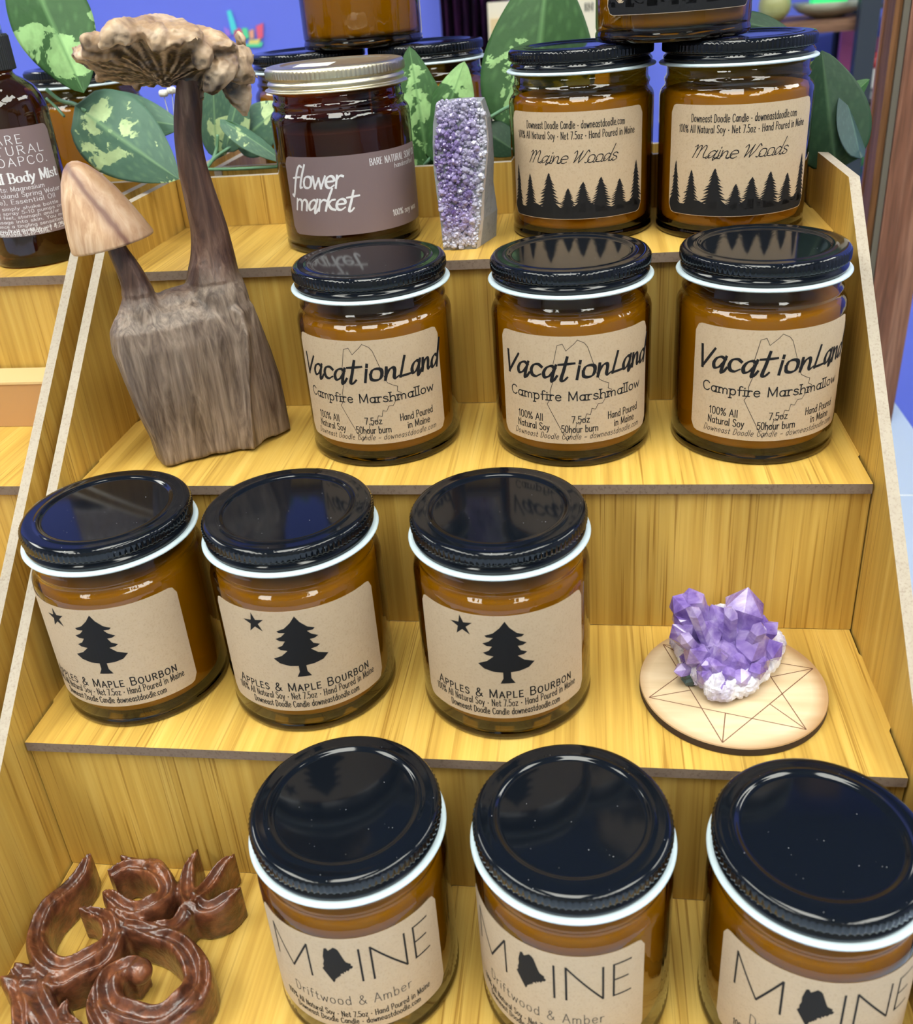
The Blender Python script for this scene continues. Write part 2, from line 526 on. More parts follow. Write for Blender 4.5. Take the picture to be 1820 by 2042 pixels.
# ------------------------------------------------------------------ tiered wooden display
HS, DS = .0803058, .0911857            # step height and depth
W = .3735                              # clear width between the side panels
TH = .005
YB, ZT = .3730, .2706                  # face of the back panel, top of the panels
YF = [-.012, DS, 2*DS, 3*DS]           # front edges of the four shelves
RIS = [.0938, .1850, .2762, YB]        # faces of the four risers
def make_stand(label, group):
    t = thing('tiered_display_stand', (0, 0, TZ), label, 'display stand', group)
    org = (0, 0, TZ)
    prof = [(-.022, TZ), (YB+TH, TZ), (YB+TH, ZT), (.2856, ZT), (.0856, .0919), (-.020, -.0025)]
    for x0, x1 in ((-TH, 0), (W, W+TH)):
        MB().prism(prof, 0, x0, x1, mcap=0, medge=[1, 1, 1, 1, 1, 1]).build('side_panel', [MAT['laminate_upright'], MAT['fibreboard_edge']], t, org=org)
    for k in range(4):
        y0, y1 = YF[k], RIS[k]
        g = .0011                       # laser-cut clearance beside the tabs
        a, b = y0+.026, y1-.020
        poly = [(g, y0), (W-g, y0), (W-g, a), (W, a+.002), (W, b), (W-g, b+.002), (W-g, y1), (g, y1), (g, b+.002), (0, b), (0, a+.002), (g, a)]
        ed = [1]*12
        mb = MB(); n = 12
        z1 = k*HS; z0 = z1-TH+.0001
        v = [(p[0], p[1], z0) for p in poly]+[(p[0], p[1], z1) for p in poly]
        mb.add(v, [tuple(range(12, 24))], 0); 
        mb.f.append(tuple(range(11, -1, -1))); mb.m.append(0)
        for i in range(12):
            j = (i+1) % 12
            mb.f.append((i, j, 12+j, 12+i)); mb.m.append(1)
        mb.build('shelf', [MAT['laminate_depth'], MAT['burnt_edge']], t, org=org)
    for k in range(4):
        y0 = RIS[k]; z0 = k*HS+.0002
        z1 = (k+1)*HS-TH if k < 3 else ZT
        MB().add([(.0006, y0, z0), (W-.0006, y0, z0), (W-.0006, y0+TH, z0), (.0006, y0+TH, z0), (.0006, y0, z1), (W-.0006, y0, z1), (W-.0006, y0+TH, z1), (.0006, y0+TH, z1)],
                 [(0, 1, 5, 4), (2, 3, 7, 6)], 0).add([(.0006, y0, z0), (W-.0006, y0, z0), (W-.0006, y0+TH, z0), (.0006, y0+TH, z0), (.0006, y0, z1), (W-.0006, y0, z1), (W-.0006, y0+TH, z1), (.0006, y0+TH, z1)],
                 [(4, 5, 6, 7), (0, 3, 2, 1), (1, 2, 6, 5), (0, 4, 7, 3)], 1).build('back_panel' if k == 3 else 'riser', [MAT['laminate_upright'], MAT['fibreboard_edge']], t, org=org)
    return t
G = 'tiered wooden display stands'
stand = make_stand('four-step bamboo-look wooden display stand holding the rows of black-lidded candles', G)
s2 = copy_tree(stand); s2.location.x = -.0195-W
s2['label'] = 'wooden tiered stand cut off at the left edge, under the brown spray bottle'
s3 = copy_tree(stand); s3.location = (.3905, .7865, TZ); s3.rotation_euler.z = pi
s3['label'] = 'wooden stand facing away behind the back panel, under the stacked plain jars'
s4 = copy_tree(stand); s4.location = (-.003, .7865, TZ); s4.rotation_euler.z = pi
s4['label'] = 'wooden stand facing away behind the variegated leaves at upper left'

# ------------------------------------------------------------------ lettering
GL = {
'a': (.52, ["~.43,.46 .3,.6 .12,.53 .05,.3 .12,.06 .27,.02 .4,.18 .44,.4", ".45,.6 .45,0"]),
'b': (.5, [".06,1 .06,0", "~.06,.42 .2,.6 .38,.55 .45,.3 .38,.05 .2,0 .06,.15"]),
'c': (.46, ["~.43,.5 .3,.6 .12,.54 .05,.3 .12,.06 .28,0 .43,.11"]),
'd': (.52, ["~.43,.46 .3,.6 .12,.53 .05,.3 .12,.05 .27,.0 .43,.16", ".45,1 .45,0"]),
'e': (.5, ["~.06,.32 .3,.33 .44,.36 .39,.54 .25,.61 .1,.52 .05,.28 .13,.05 .3,0 .44,.11"]),
'f': (.34, ["~.36,.95 .25,1 .16,.92 .14,.7 .14,.4 .14,0", ".02,.58 .31,.58"]),
'g': (.52, ["~.43,.46 .3,.6 .12,.53 .05,.3 .12,.06 .27,.02 .43,.18", "~.45,.6 .45,.2 .44,-.14 .34,-.3 .2,-.32 .08,-.24"]),
'h': (.5, [".06,1 .06,0", "~.06,.4 .2,.58 .36,.56 .43,.4 .43,.2 .43,0"]),
'i': (.17, [".08,.6 .08,0", ".08,.79 .08,.87"]),
'j': (.22, ["~.13,.6 .13,.2 .12,-.15 .0,-.3", ".13,.79 .13,.87"]),
'k': (.45, [".06,1 .06,0", ".4,.6 .06,.22", ".18,.34 .43,0"]),
'l': (.17, [".08,1 .08,0"]),
'm': (.76, [".06,.6 .06,0", "~.06,.42 .17,.58 .3,.56 .37,.42 .37,.2 .37,0", "~.37,.42 .48,.58 .6,.56 .68,.42 .68,.2 .68,0"]),
'n': (.5, [".06,.6 .06,0", "~.06,.4 .2,.58 .36,.56 .43,.4 .43,.2 .43,0"]),
'o': (.52, ["~.05,.3 .1,.53 .26,.6 .42,.53 .47,.3 .42,.07 .26,0 .1,.07 .05,.3"]),
'p': (.5, [".06,.6 .06,-.35", "~.06,.42 .2,.6 .38,.55 .45,.3 .38,.05 .2,0 .06,.15"]),
'q': (.5, ["~.43,.46 .3,.6 .12,.53 .05,.3 .12,.05 .27,0 .43,.16", ".45,.6 .45,-.35"]),
'r': (.34, [".06,.6 .06,0", "~.06,.38 .14,.54 .24,.6 .34,.57"]),
's': (.44, ["~.39,.51 .26,.61 .1,.56 .08,.43 .2,.34 .34,.27 .4,.15 .32,.02 .17,-.01 .04,.1"]),
't': (.36, ["~.15,.86 .15,.5 .15,.15 .21,.01 .34,.05", ".02,.6 .32,.6"]),
'u': (.5, ["~.06,.6 .06,.3 .1,.05 .22,0 .36,.08 .43,.25", ".44,.6 .44,0"]),
'v': (.44, [".02,.6 .22,0 .42,.6"]),
'w': (.66, [".02,.6 .17,0 .33,.5 .49,0 .64,.6"]),
'x': (.44, [".03,.6 .41,0", ".41,.6 .03,0"]),
'y': (.46, [".03,.6 .23,.05", "~.43,.6 .25,.1 .14,-.2 .02,-.32"]),
'z': (.44, [".04,.6 .4,.6 .04,0 .42,0"]),
'A': (.62, [".02,0 .31,1 .6,0", ".13,.36 .49,.36"]),
'B': (.56, [".07,0 .07,1", "~.07,1 .3,1 .46,.9 .46,.66 .32,.53 .07,.53", "~.07,.53 .34,.53 .51,.4 .51,.14 .34,0 .07,0"]),
'C': (.6, ["~.56,.84 .42,.98 .22,.96 .07,.75 .05,.45 .13,.12 .32,0 .48,.05 .57,.18"]),
'D': (.6, [".07,0 .07,1", "~.07,1 .3,.98 .48,.82 .54,.5 .48,.18 .3,.02 .07,0"]),
'E': (.5, [".46,1 .07,1 .07,0 .47,0", ".07,.52 .41,.52"]),
'F': (.48, [".46,1 .07,1 .07,0", ".07,.52 .4,.52"]),
'H': (.6, [".07,1 .07,0", ".53,1 .53,0", ".07,.52 .53,.52"]),
'I': (.2, [".1,1 .1,0"]),
'L': (.48, [".07,1 .07,0 .46,0"]),
'M': (.74, [".06,0 .08,1 .37,.12 .66,1 .68,0"]),
'N': (.62, [".07,0 .07,1 .55,0 .55,1"]),
'O': (.68, ["~.05,.5 .12,.85 .34,1 .56,.85 .63,.5 .56,.15 .34,0 .12,.15 .05,.5"]),
'P': (.54, [".07,0 .07,1", "~.07,1 .32,1 .48,.88 .48,.62 .32,.48 .07,.48"]),
'R': (.58, [".07,0 .07,1", "~.07,1 .32,1 .48,.88 .48,.64 .32,.51 .07,.51", ".28,.51 .54,0"]),
'S': (.54, ["~.48,.85 .32,1 .12,.94 .08,.73 .22,.57 .4,.45 .5,.27 .4,.05 .22,-.01 .05,.14"]),
'T': (.54, [".02,1 .52,1", ".27,1 .27,0"]),
'U': (.6, ["~.07,1 .07,.4 .14,.08 .3,0 .46,.08 .53,.4 .53,1"]),
'V': (.6, [".02,1 .3,0 .58,1"]),
'W': (.86, [".02,1 .22,0 .43,.8 .64,0 .84,1"]),
'Y': (.56, [".02,1 .28,.48 .54,1", ".28,.48 .28,0"]),
'0': (.54, ["~.05,.5 .1,.86 .27,1 .44,.86 .49,.5 .44,.14 .27,0 .1,.14 .05,.5"]),
'1': (.32, [".04,.8 .18,1 .18,0"]),
'2': (.52, ["~.06,.78 .14,.95 .3,1 .45,.87 .42,.65 .2,.3 .05,0", ".05,0 .48,0"]),
'3': (.5, ["~.06,.86 .2,1 .4,.94 .42,.7 .22,.54", "~.22,.54 .44,.44 .46,.16 .3,0 .14,.01 .03,.14"]),
'4': (.54, [".38,0 .38,1 .03,.3 .5,.3"]),
'5': (.5, [".44,1 .1,1 .08,.56", "~.08,.56 .26,.62 .44,.5 .45,.2 .3,.01 .14,0 .03,.12"]),
'7': (.48, [".03,1 .45,1 .16,0"]),
'%': (.74, [".62,1 .12,0", "~.04,.78 .08,.94 .18,.97 .27,.88 .27,.68 .18,.58 .08,.62 .04,.78", "~.46,.2 .5,.36 .6,.4 .7,.3 .7,.1 .6,.01 .5,.04 .46,.2"]),
'&': (.66, ["~.62,.05 .4,.35 .2,.68 .2,.9 .32,1 .42,.88 .36,.68 .12,.42 .05,.2 .15,.02 .32,.0 .5,.18 .58,.42"]),
'.': (.18, [".08,.0 .08,.07"]), ',': (.18, [".1,.07 .05,-.14"]), ':': (.18, [".08,.0 .08,.07", ".08,.45 .08,.52"]),
'-': (.34, [".04,.32 .3,.32"]), '~': (.46, ["~.03,.28 .14,.37 .28,.28 .42,.36"]), '|': (.2, [".1,1.05 .1,-.15"]), '/': (.4, [".03,-.1 .37,1.05"]),
')': (.24, ["~.05,1.05 .18,.7 .18,.25 .05,-.15"]), '*': (.3, [".1,.36 .2,.36", ".15,.31 .15,.41"]),
' ': (.3, []),
}
# loose brush capitals and letters for the script titles
BRUSH = dict(GL)
BRUSH.update({
'V': (.55, [".02,1 .2,0", ".2,0 .56,.95"]),
'L': (.56, [".22,1 .08,.04", ".08,.04 .56,.08"]),
'n': (.52, ["~.05,.6 .07,.25 .06,0", "~.06,.15 .18,.5 .32,.56 .38,.4 .38,.12 .44,.0 .54,.08"]),
'a': (.54, ["~.44,.5 .3,.6 .13,.5 .05,.25 .12,.03 .28,.1 .4,.35", "~.46,.62 .41,.25 .4,-.12 .48,-.1 .56,.1"]),
't': (.5, ["~.24,1.0 .2,.4 .16,-.05 .26,-.12 .36,.02", ".0,.66 .52,.72"]),
'd': (.56, ["~.42,.5 .28,.6 .12,.5 .05,.25 .12,.03 .28,.1 .42,.35", "~.56,1.3 .47,.6 .42,0"]),
'f': (.42, ["~.5,1.12 .36,1.15 .24,.8 .16,.2 .1,-.45 .0,-.42", ".04,.5 .4,.56"]),
'l': (.24, ["~.26,1.2 .14,.6 .08,.05 .18,.02"]),
'k': (.5, ["~.24,1.2 .12,.6 .06,0", "~.42,.6 .26,.55 .12,.3", "~.16,.34 .32,.1 .5,.02"]),
'M': (.95, ["~.02,.85 .14,1 .16,.6 .1,0", "~.14,.5 .3,.95 .42,.9 .4,.4 .36,.02", "~.42,.55 .6,.98 .72,.85 .7,.3 .78,.03 .95,.12"]),
'W': (.95, ["~.0,.8 .12,.98 .2,.7 .16,.05", "~.16,.05 .36,.5 .5,.95", "~.5,.95 .44,.4 .46,.02", "~.46,.02 .68,.5 .82,.98 .95,.85"]),
})

def strokes_of(text, cap, xs=1.0, font=GL, slant=0.0, track=.10, smallcaps=False, link=False, slab=False, seed=1, jitter=0.0):
    rnd = random.Random(seed); out = []; x = 0.0
    for i, ch in enumerate(text):
        sc = 1.0
        if smallcaps and ch.islower(): ch = ch.upper(); sc = .78
        w, ss = font.get(ch, GL.get(ch, (.3, [])))
        dy = rnd.uniform(-jitter, jitter)
        for s in ss:
            sm = s[0] == '~'
            pts = [tuple(float(q) for q in p.split(',')) for p in (s[1:] if sm else s).split()]
            if slab and not sm and abs(pts[0][0]-pts[-1][0]) < .02 and len(pts) == 2 and abs(pts[0][1]-pts[1][1]) > .3:
                for e in pts:
                    out.append([(x+(e[0]-.11)*sc*xs, e[1]*sc), (x+(e[0]+.11)*sc*xs, e[1]*sc)])
            if sm: pts = catmull(pts, 4)
            out.append([(x+(p[0]+slant*p[1])*sc*xs, p[1]*sc+dy) for p in pts])
        if link and ch.isalpha() and i+1 < len(text) and text[i+1].isalpha():
            out.append([(x+(p[0]+slant*p[1])*xs, p[1]) for p in catmull([(w-.08, .03), (w+.02, .0), (w+.14, .22)], 4)])
        x += (w*sc+track)*xs
    x -= track*xs
    return [[(p[0]*cap, p[1]*cap) for p in s] for s in out], x*cap

def ribbon(P, wd, contrast=0.0, nib=.9, taper=0.0):
    """flat pen line along a polyline: list of quads in 2-D"""
    P = [Vector(p) for p in P]
    Q = [P[0]]
    for p in P[1:]:
        if (p-Q[-1]).length > 1e-5: Q.append(p)
    if len(Q) < 2: return []
    quads = []; L = []; R = []; n = len(Q)
    for i in range(n):
        d0 = (Q[i]-Q[i-1]).normalized() if i > 0 else (Q[1]-Q[0]).normalized()
        d1 = (Q[i+1]-Q[i]).normalized() if i < n-1 else d0
        d = (d0+d1)
        d = d.normalized() if d.length > .2 else d1
        m = 1/max(.45, d.dot(d1))
        ww = wd*(1-contrast+contrast*abs(sin(math.atan2(d.y, d.x)-nib)))
        if taper: ww *= 1-taper*abs(2*i/(n-1)-1)**3
        nn = Vector((-d.y, d.x))*ww*.5*m
        ext = Vector((0, 0))
        if i == 0: ext = -d*wd*.4
        if i == n-1: ext = d*wd*.4
        L.append(Q[i]+nn+ext); R.append(Q[i]-nn+ext)
    for i in range(n-1): quads.append([L[i], R[i], R[i+1], L[i+1]])
    return quads

def split_corners(P):
    out = []; cur = [P[0]]
    for i in range(1, len(P)):
        cur.append(P[i])
        if 0 < i < len(P)-1:
            a = Vector(P[i])-Vector(P[i-1]); b = Vector(P[i+1])-Vector(P[i])
            if a.length > 1e-6 and b.length > 1e-6 and a.normalized().dot(b.normalized()) < .35:
                out.append(cur); cur = [P[i]]
    out.append(cur)
    return out

class Art:
    """flat artwork in millimetres (s across, z up), later wrapped round a cylinder"""
    def __init__(s): s.q = []
    def text(s, t, x0, x1, base, cap, wd, contrast=0.0, nib=.9, taper=0.0, **kw):
        st, w = strokes_of(t, cap, **kw)
        k = (x1-x0)/w
        for pl in st:
            pl = [(x0+p[0]*k, base+p[1]) for p in pl]
            dense = [pl[0]]
            for a, b in zip(pl, pl[1:]):
                m = max(1, int(abs(b[0]-a[0])/2.0))
                dense += [(a[0]+(b[0]-a[0])*j/m, a[1]+(b[1]-a[1])*j/m) for j in range(1, m+1)]
            for piece in split_corners(dense): s.q += ribbon(piece, wd, contrast, nib, taper)
        return s
    def line(s, pts, wd):
        dense = [pts[0]]
        for a, b in zip(pts, pts[1:]):
            m = max(1, int(abs(b[0]-a[0])/1.5))
            dense += [(a[0]+(b[0]-a[0])*j/m, a[1]+(b[1]-a[1])*j/m) for j in range(1, m+1)]
        s.q += ribbon(dense, wd); return s
    def poly(s, pts):
        bm = bmesh.new()
        vs = [bm.verts.new((p[0], p[1], 0)) for p in pts]
        for tri in tessellate_polygon([[Vector((p[0], p[1], 0)) for p in pts]]):
            try: bm.faces.new([vs[i] for i in tri])
            except ValueError: pass
        x0 = min(p[0] for p in pts); x1 = max(p[0] for p in pts)
        x = math.ceil(x0/1.6)*1.6
        while x < x1:
            bmesh.ops.bisect_plane(bm, geom=bm.verts[:]+bm.edges[:]+bm.faces[:], plane_co=(x, 0, 0), plane_no=(1, 0, 0))
            x += 1.6
        for f in bm.faces: s.q.append([Vector((v.co.x, v.co.y)) for v in f.verts])
        bm.free(); return s
    def wrap(s, name, mat, parent, R):
        v = []; f = []
        for q in s.q:
            f.append(tuple(range(len(v), len(v)+len(q))))
            for p in q:
                a = p[0]*.001/R
                v.append((R*sin(a), -R*cos(a), p[1]*.001))
        o = obj(name, v, f, mat, parent)
        return o

def label_sheet(name, mat, parent, R, s0, s1, z0, z1, rc=4.0, thick=.00012):
    """rounded paper label wrapped round a cylinder, real thickness"""
    n = 48; v = []; f = []
    for k, rr in ((0, R), (1, R+thick)):
        for i in range(n+1):
            x = s0+(s1-s0)*i/n
            e = min(x-s0, s1-x); d = 0.0
            if e < rc: d = rc-math.sqrt(max(0, rc*rc-(rc-e)**2))
            a = x*.001/R
            for z in (z0+d, z1-d): v.append((rr*sin(a), -rr*cos(a), z*.001))
    N = 2*(n+1)
    for i in range(n):
        a = 2*i
        f += [(N+a, N+a+2, N+a+3, N+a+1), (a, a+1, a+3, a+2), (a, a+2, N+a+2, N+a), (a+1, N+a+1, N+a+3, a+3)]
    f += [(0, N, N+1, 1), (N-2, N-1, 2*N-1, 2*N-2)]
    return obj(name, v, f, mat, parent)

MAINE = [(.30,0),(.36,.06),(.37,.10),(.43,.13),(.45,.18),(.50,.17),(.52,.22),(.57,.21),(.60,.27),(.66,.26),(.68,.32),(.74,.31),(.78,.36),(.85,.36),(.90,.41),(.97,.43),(1.0,.48),(.94,.50),(.95,.55),(.88,.57),(.80,.60),(.76,.66),(.62,.93),(.57,.97),(.47,1.0),(.42,.965),(.30,.90),(.25,.965),(.17,.95),(.09,.72),(.10,.60),(.05,.50),(.06,.43),(0,.37)]
def maine(x0, x1, z0, z1):
    return [(x0+(x1-x0)*a, z0+(z1-z0)*b) for a, b in MAINE]

def fir(cx, top, base, w, seed, tiers=9):
    rnd = random.Random(seed); L = []; Rr = []
    for i in range(tiers):
        t = (i+1)/tiers
        ww = w*(t**.8)*rnd.uniform(.8, 1.15)
        z = top-(top-base)*t
        L += [(cx-ww*.5, z+rnd.uniform(-.3, .3)), (cx-ww*.24, z+(top-base)*.03)]
        ww = w*(t**.8)*rnd.uniform(.8, 1.15)
        Rr += [(cx+ww*.5, z+rnd.uniform(-.3, .3)), (cx+ww*.24, z+(top-base)*.03)]
    return [(cx+.15, top)]+Rr+[(cx+w*.3, base-1), (cx-w*.3, base-1)]+L[::-1]

FLAG_TREE = [(1.4,62.3),(3.2,59.2),(6.0,56.4),(9.0,55.2),(8.0,54.3),(5.6,54.2),(7.2,52.4),(9.9,51.0),(8.2,50.0),(6.2,49.9),(7.4,47.6),(10.0,46.4),(8.6,45.4),(6.0,45.0),(8.6,42.6),(12.9,40.9),(10.4,38.4),(6.4,37.2),(2.9,36.9),(3.0,33.8),(4.6,31.2),(-1.6,31.2),(-.3,33.8),(-.3,36.9),(-4.0,37.2),(-8.0,38.6),(-10.4,41.0),(-6.6,42.6),(-3.8,45.1),(-6.6,45.6),(-8.0,46.7),(-5.6,47.9),(-4.2,50.0),(-6.4,50.2),(-8.0,51.3),(-5.4,52.5),(-3.6,54.3),(-6.2,54.4),(-7.0,55.3),(-3.6,56.6),(-.8,59.2)]
STAR = []
for i in range(10):
    a = pi/2+.12+i*pi/5; r = 5.2 if i % 2 == 0 else 1.9
    STAR.append((-16.5+r*cos(a), 58.6+r*sin(a)))

RB = .0375                                # outer radius of a candle jar
def art_for(kind, par):
    R = RB+.00026
    a = Art(); g = None
    if kind == 'state_outline':
        pl = maine(-14, 16, 14.2, 63.2); a.line(pl+[pl[0]], .24)
        st = [('Vacat', -37, -3, 45.3, 9.8), ('ion', -1.2, 15, 45.2, 9.4), ('Land', 15.6, 38.4, 45.6, 9.6)]
        for t, x0, x1, b, c in st:
            a.text(t, x0, x1, b, c, 1.85, .55, .5, .2, font=BRUSH, slant=.14, track=.04, jitter=.03)
        a.text('Campfire Marshmallow', -33.6, 33.4, 34.3, 4.4, .56, slab=True, track=.09)
        a.text('100% All', -29.5, -16.2, 23.6, 3.5, .42)
        a.text('Natural Soy', -30.0, -13.2, 19.0, 3.5, .42)
        a.text('7.5oz', -2.8, 5.4, 23.2, 3.3, .42)
        a.text('50hour burn', -7.6, 9.4, 18.4, 3.5, .42)
        a.text('Hand Poured', 14.2, 31.8, 23.4, 3.5, .42)
        a.text('in Maine', 17.5, 29.6, 18.9, 3.5, .42)
        a.text('Downeast Doodle Candle ~ downeastdoodle.com', -32, 33, 14.9, 2.9, .24, slant=.3, track=.16)
    elif kind == 'pine_and_star':
        a.poly(FLAG_TREE).poly(STAR)
        a.text('Apples & Maple Bourbon', -31.2, 30.8, 23.6, 4.2, .55, smallcaps=True, track=.16)
        a.text('100% All Natural Soy * Net 7.5oz * Hand Poured in Maine', -33, 33.5, 19.2, 3.5, .36, track=.13, jitter=.04)
        a.text('Downeast Doodle Candle downeastdoodle.com', -24.8, 24.2, 14.8, 3.3, .36, track=.13, jitter=.04)
    elif kind == 'state_silhouette':
        rnd = random.Random(4); pl = maine(-9.6, 2.2, 40.3, 60.4); j = []
        for i, p in enumerate(pl):
            q = pl[(i+1) % len(pl)]; j.append(p)
            if i < 16:
                j.append(((p[0]+q[0])/2+rnd.uniform(-.35, .35), (p[1]+q[1])/2+rnd.uniform(-.5, .5)))
        a.poly(j)
        wd = .8
        for L in ([(-32.2, 42), (-31.9, 59.3)], [(-31.9, 59.3), (-23.3, 42.3)], [(-23.3, 42.3), (-14.8, 59)], [(-14.8, 59), (-14.7, 41.6)],
                  [(5.1, 58.6), (5.1, 41)], [(9.4, 41), (9.4, 58.6)], [(9.4, 58.6), (22.6, 41)], [(22.6, 41), (22.6, 58.2)],
                  [(26.6, 58.2), (26.6, 41)], [(26.6, 58.1), (33.4, 58.1)], [(26.6, 49.8), (32.2, 49.8)], [(26.6, 41.1), (33.4, 41.1)]):
            a.line(L, wd)
        a.text('100% All Natural Soy * Net 7.5oz * Hand Poured in Maine', -31, 31, 20.0, 3.3, .36, track=.13, jitter=.04)
        a.text('Downeast Doodle Candle * downeastdoodle.com', -26, 26, 16.0, 3.1, .36, track=.13, jitter=.04)
        g = Art().text('Driftwood & Amber', -24.8, 23, 27.4, 5.2, .34, track=.16)
    elif kind == 'forest':
        a.text('Downeast Doodle Candle * downeastdoodle.com', -26.2, 27, 57.2, 3.6, .36, track=.13, jitter=.04)
        a.text('100% All Natural Soy * Net 7.5oz * Hand Poured in Maine', -33.4, 33.4, 52.2, 3.5, .36, track=.13, jitter=.04)
        a.text('Maine', -25.6, -3.0, 40.6, 6.0, .56, .45, .6, font=BRUSH, slant=.3, track=.0, link=True)
        a.text('Woods', -1.0, 22.4, 40.6, 6.0, .56, .45, .6, font=BRUSH, slant=.3, track=.0, link=True)
        for i, (s, z, w) in enumerate(((-34.9, 38.6, 6.5), (-25, 34.8, 8.5), (-13, 35.9, 11.5), (-2.8, 28.4, 8.5), (4.9, 31.4, 9.5), (14, 33.2, 11), (24.2, 31.2, 9.5), (35, 38.8, 8))):
            a.poly(fir(s, z, 17.0, w*1.3, 11+i, 12))
        pts = [(-38.9, 19.0)]
        rnd = random.Random(2)
        for i in range(27): pts.append((-37.5+i*2.85, 19.4+rnd.uniform(-1.8, 1.8)))
        pts += [(38.9, 18.0), (39.15, 16.6), (37.6, 13.6), (35.6, 12.85), (-35.6, 12.85), (-37.6, 13.6), (-39.15, 16.6)]
        a.poly(pts)
    elif kind == 'flower':
        a.text('flower', -40.5, -11, 35.5, 9.6, 1.6, .5, .5, .2, font=BRUSH, slant=.2, track=.0)
        a.text('market', -40.5, -4.5, 24.0, 9.0, 1.6, .5, .5, .2, font=BRUSH, slant=.2, track=.0)
        a.text('BARE NATURAL SOAP CO.', 5, 43, 44.6, 3.3, .42, .6, 0.0, track=.15)
        a.text('handcrafted', 20, 38, 41.2, 2.4, .3, .5, 0.0)
        a.text('100% soy wax', 16, 37, 16.8, 3.1, .5, .6, 0.0)
    a.wrap('printing', MAT['white_ink' if kind == 'flower' else 'black_ink'], par, R)
    if g: g.wrap('printing', MAT['grey_ink'], par, R)

# ------------------------------------------------------------------ candle jars
SEG = 96
def lid_profile(gold=False):
    H = 93.2
    p = [(0, H-1.0), (26.2, H-1.0), (27.0, H-1.02), (27.6, H-.88), (28.1, H-.55), (28.6, H-.22), (29.1, H-.04), (29.6, H-.02), (30.1, H-.14), (30.6, H-.30), (31.2, H-.36), (33.2, H-.30), (34.4, H-.30), (35.7, H-.6), (36.25, H-1.4)]
    kn0 = len(p)
    p += [(36.5, H-2.0), (36.6, H-2.6), (36.6, H-5.2), (36.45, H-5.8)]
    kn1 = len(p)
    p += [(35.6, H-6.3), (35.2, H-6.8), (35.3, H-7.3), (36.0, H-7.9), (36.3, H-8.6), (36.2, H-9.3), (35.7, H-9.9), (35.6, H-10.4)]
    if gold: p += [(36.4, H-10.8), (37.6, H-11.2), (37.9, H-11.7), (37.5, H-12.1), (36, H-12.0), (34.4, H-11.5)]
    else: p += [(35.9, H-10.9), (34.6, H-11.1)]
    p += [(34.4, H-1.6), (0, H-1.6)]
    return [(r*.001, z*.001) for r, z in p], kn0, kn1

JAR = {}
def make_jar(kind, label, group):
    t = thing('candle_jar', (0, 0, 0), label, 'candle', group)
    plain = kind == 'plain'
    gold = kind == 'flower'
    # glass body, outer skin with shoulder and threaded neck
    gp = [(0, 3.2), (30, 3.2), (34.5, 2.2), (36.0, .6), (36.6, .4), (37.45, 1.2), (37.7, 2.6), (37.55, 4.0), (37.1, 4.9), (37.25, 5.6), (37.5, 6.6), (37.5, 40), (37.5, 64.5), (37.45, 67.0), (37.1, 68.6), (36.2, 70.2),
          (35.3, 71.0), (34.9, 71.8), (34.9, 73.0), (35.3, 73.8), (35.25, 74.9), (34.6, 75.7), (34.2, 76.8), (34.2, 86), (33.2, 86.3)]
    gp = [(r*.001, z*.001) for r, z in gp]
    MB().lathe(gp, SEG).build('jar_glass', MAT['brown_glass' if gold else 'amber_glass'], t, smooth=True)
    # heavy glass foot
    ft = [(0, .3), (33.5, .3), (35.8, .1), (37.1, .6), (37.3, 2.2), (36.8, 4.4), (0, 5.2)]
    MB().lathe([(r*.001, z*.001) for r, z in ft], SEG).build('glass_foot', MAT['amber_foot'], t, smooth=True)
    wx = [(0, 6.2), (32.5, 6.2), (34.2, 7.2), (34.7, 9.0), (34.7, 67.6), (34.0, 69.6), (0, 69.4)] if not gold else [(0, 6.2), (32.5, 6.2), (34.2, 7.2), (34.7, 9.0), (34.7, 61), (34.2, 62), (0, 62)]
    MB().lathe([(r*.001, z*.001) for r, z in wx], 64).build('wax', MAT['dark_wax' if gold else 'soy_wax'], t, smooth=True)
    lp, k0, k1 = lid_profile(gold)
    NS = 288
    def rf(i, j, r):
        if k0 <= j < k1: return r+(.00028 if i % 3 == 0 else -.00016)
        return r
    lid = MB().lathe(lp, NS, rfun=rf).build('lid', MAT['gold_lid' if gold else 'black_lid'], t, smooth=True)
    if not gold:
        MB().lathe([(.0346, .0826), (.0366, .0829), (.0377, .0826), (.0382, .0821), (.0379, .0815), (.0368, .0813), (.0346, .0816), (.0346, .0826)], SEG).build('liner_ring', MAT['white_liner'], lid, smooth=True)
    else:
        mb = MB()
        mb.add([(-.026, -.012, .09232), (-.008, -.020, .09232), (.002, .004, .09232), (-.016, .012, .09232)], [(0, 1, 2, 3)])
        v = mb.v[:]
        mb.add([(p[0], p[1], p[2]+.00012) for p in v], [(0, 1, 2, 3)])
        mb.build('lid_sticker', MAT['white_edge'], lid)
    if not plain:
        s0, s1, z0, z1 = (-39.4, 39.4, 12.6, 64.9) if not gold else (-44.6, 46.0, 10.6, 51.0)
        lb = label_sheet('paper_label', MAT['mauve_paper' if gold else 'kraft_paper'], t, RB+.00008, s0, s1, z0, z1)
        art_for(kind, lb)
    return t

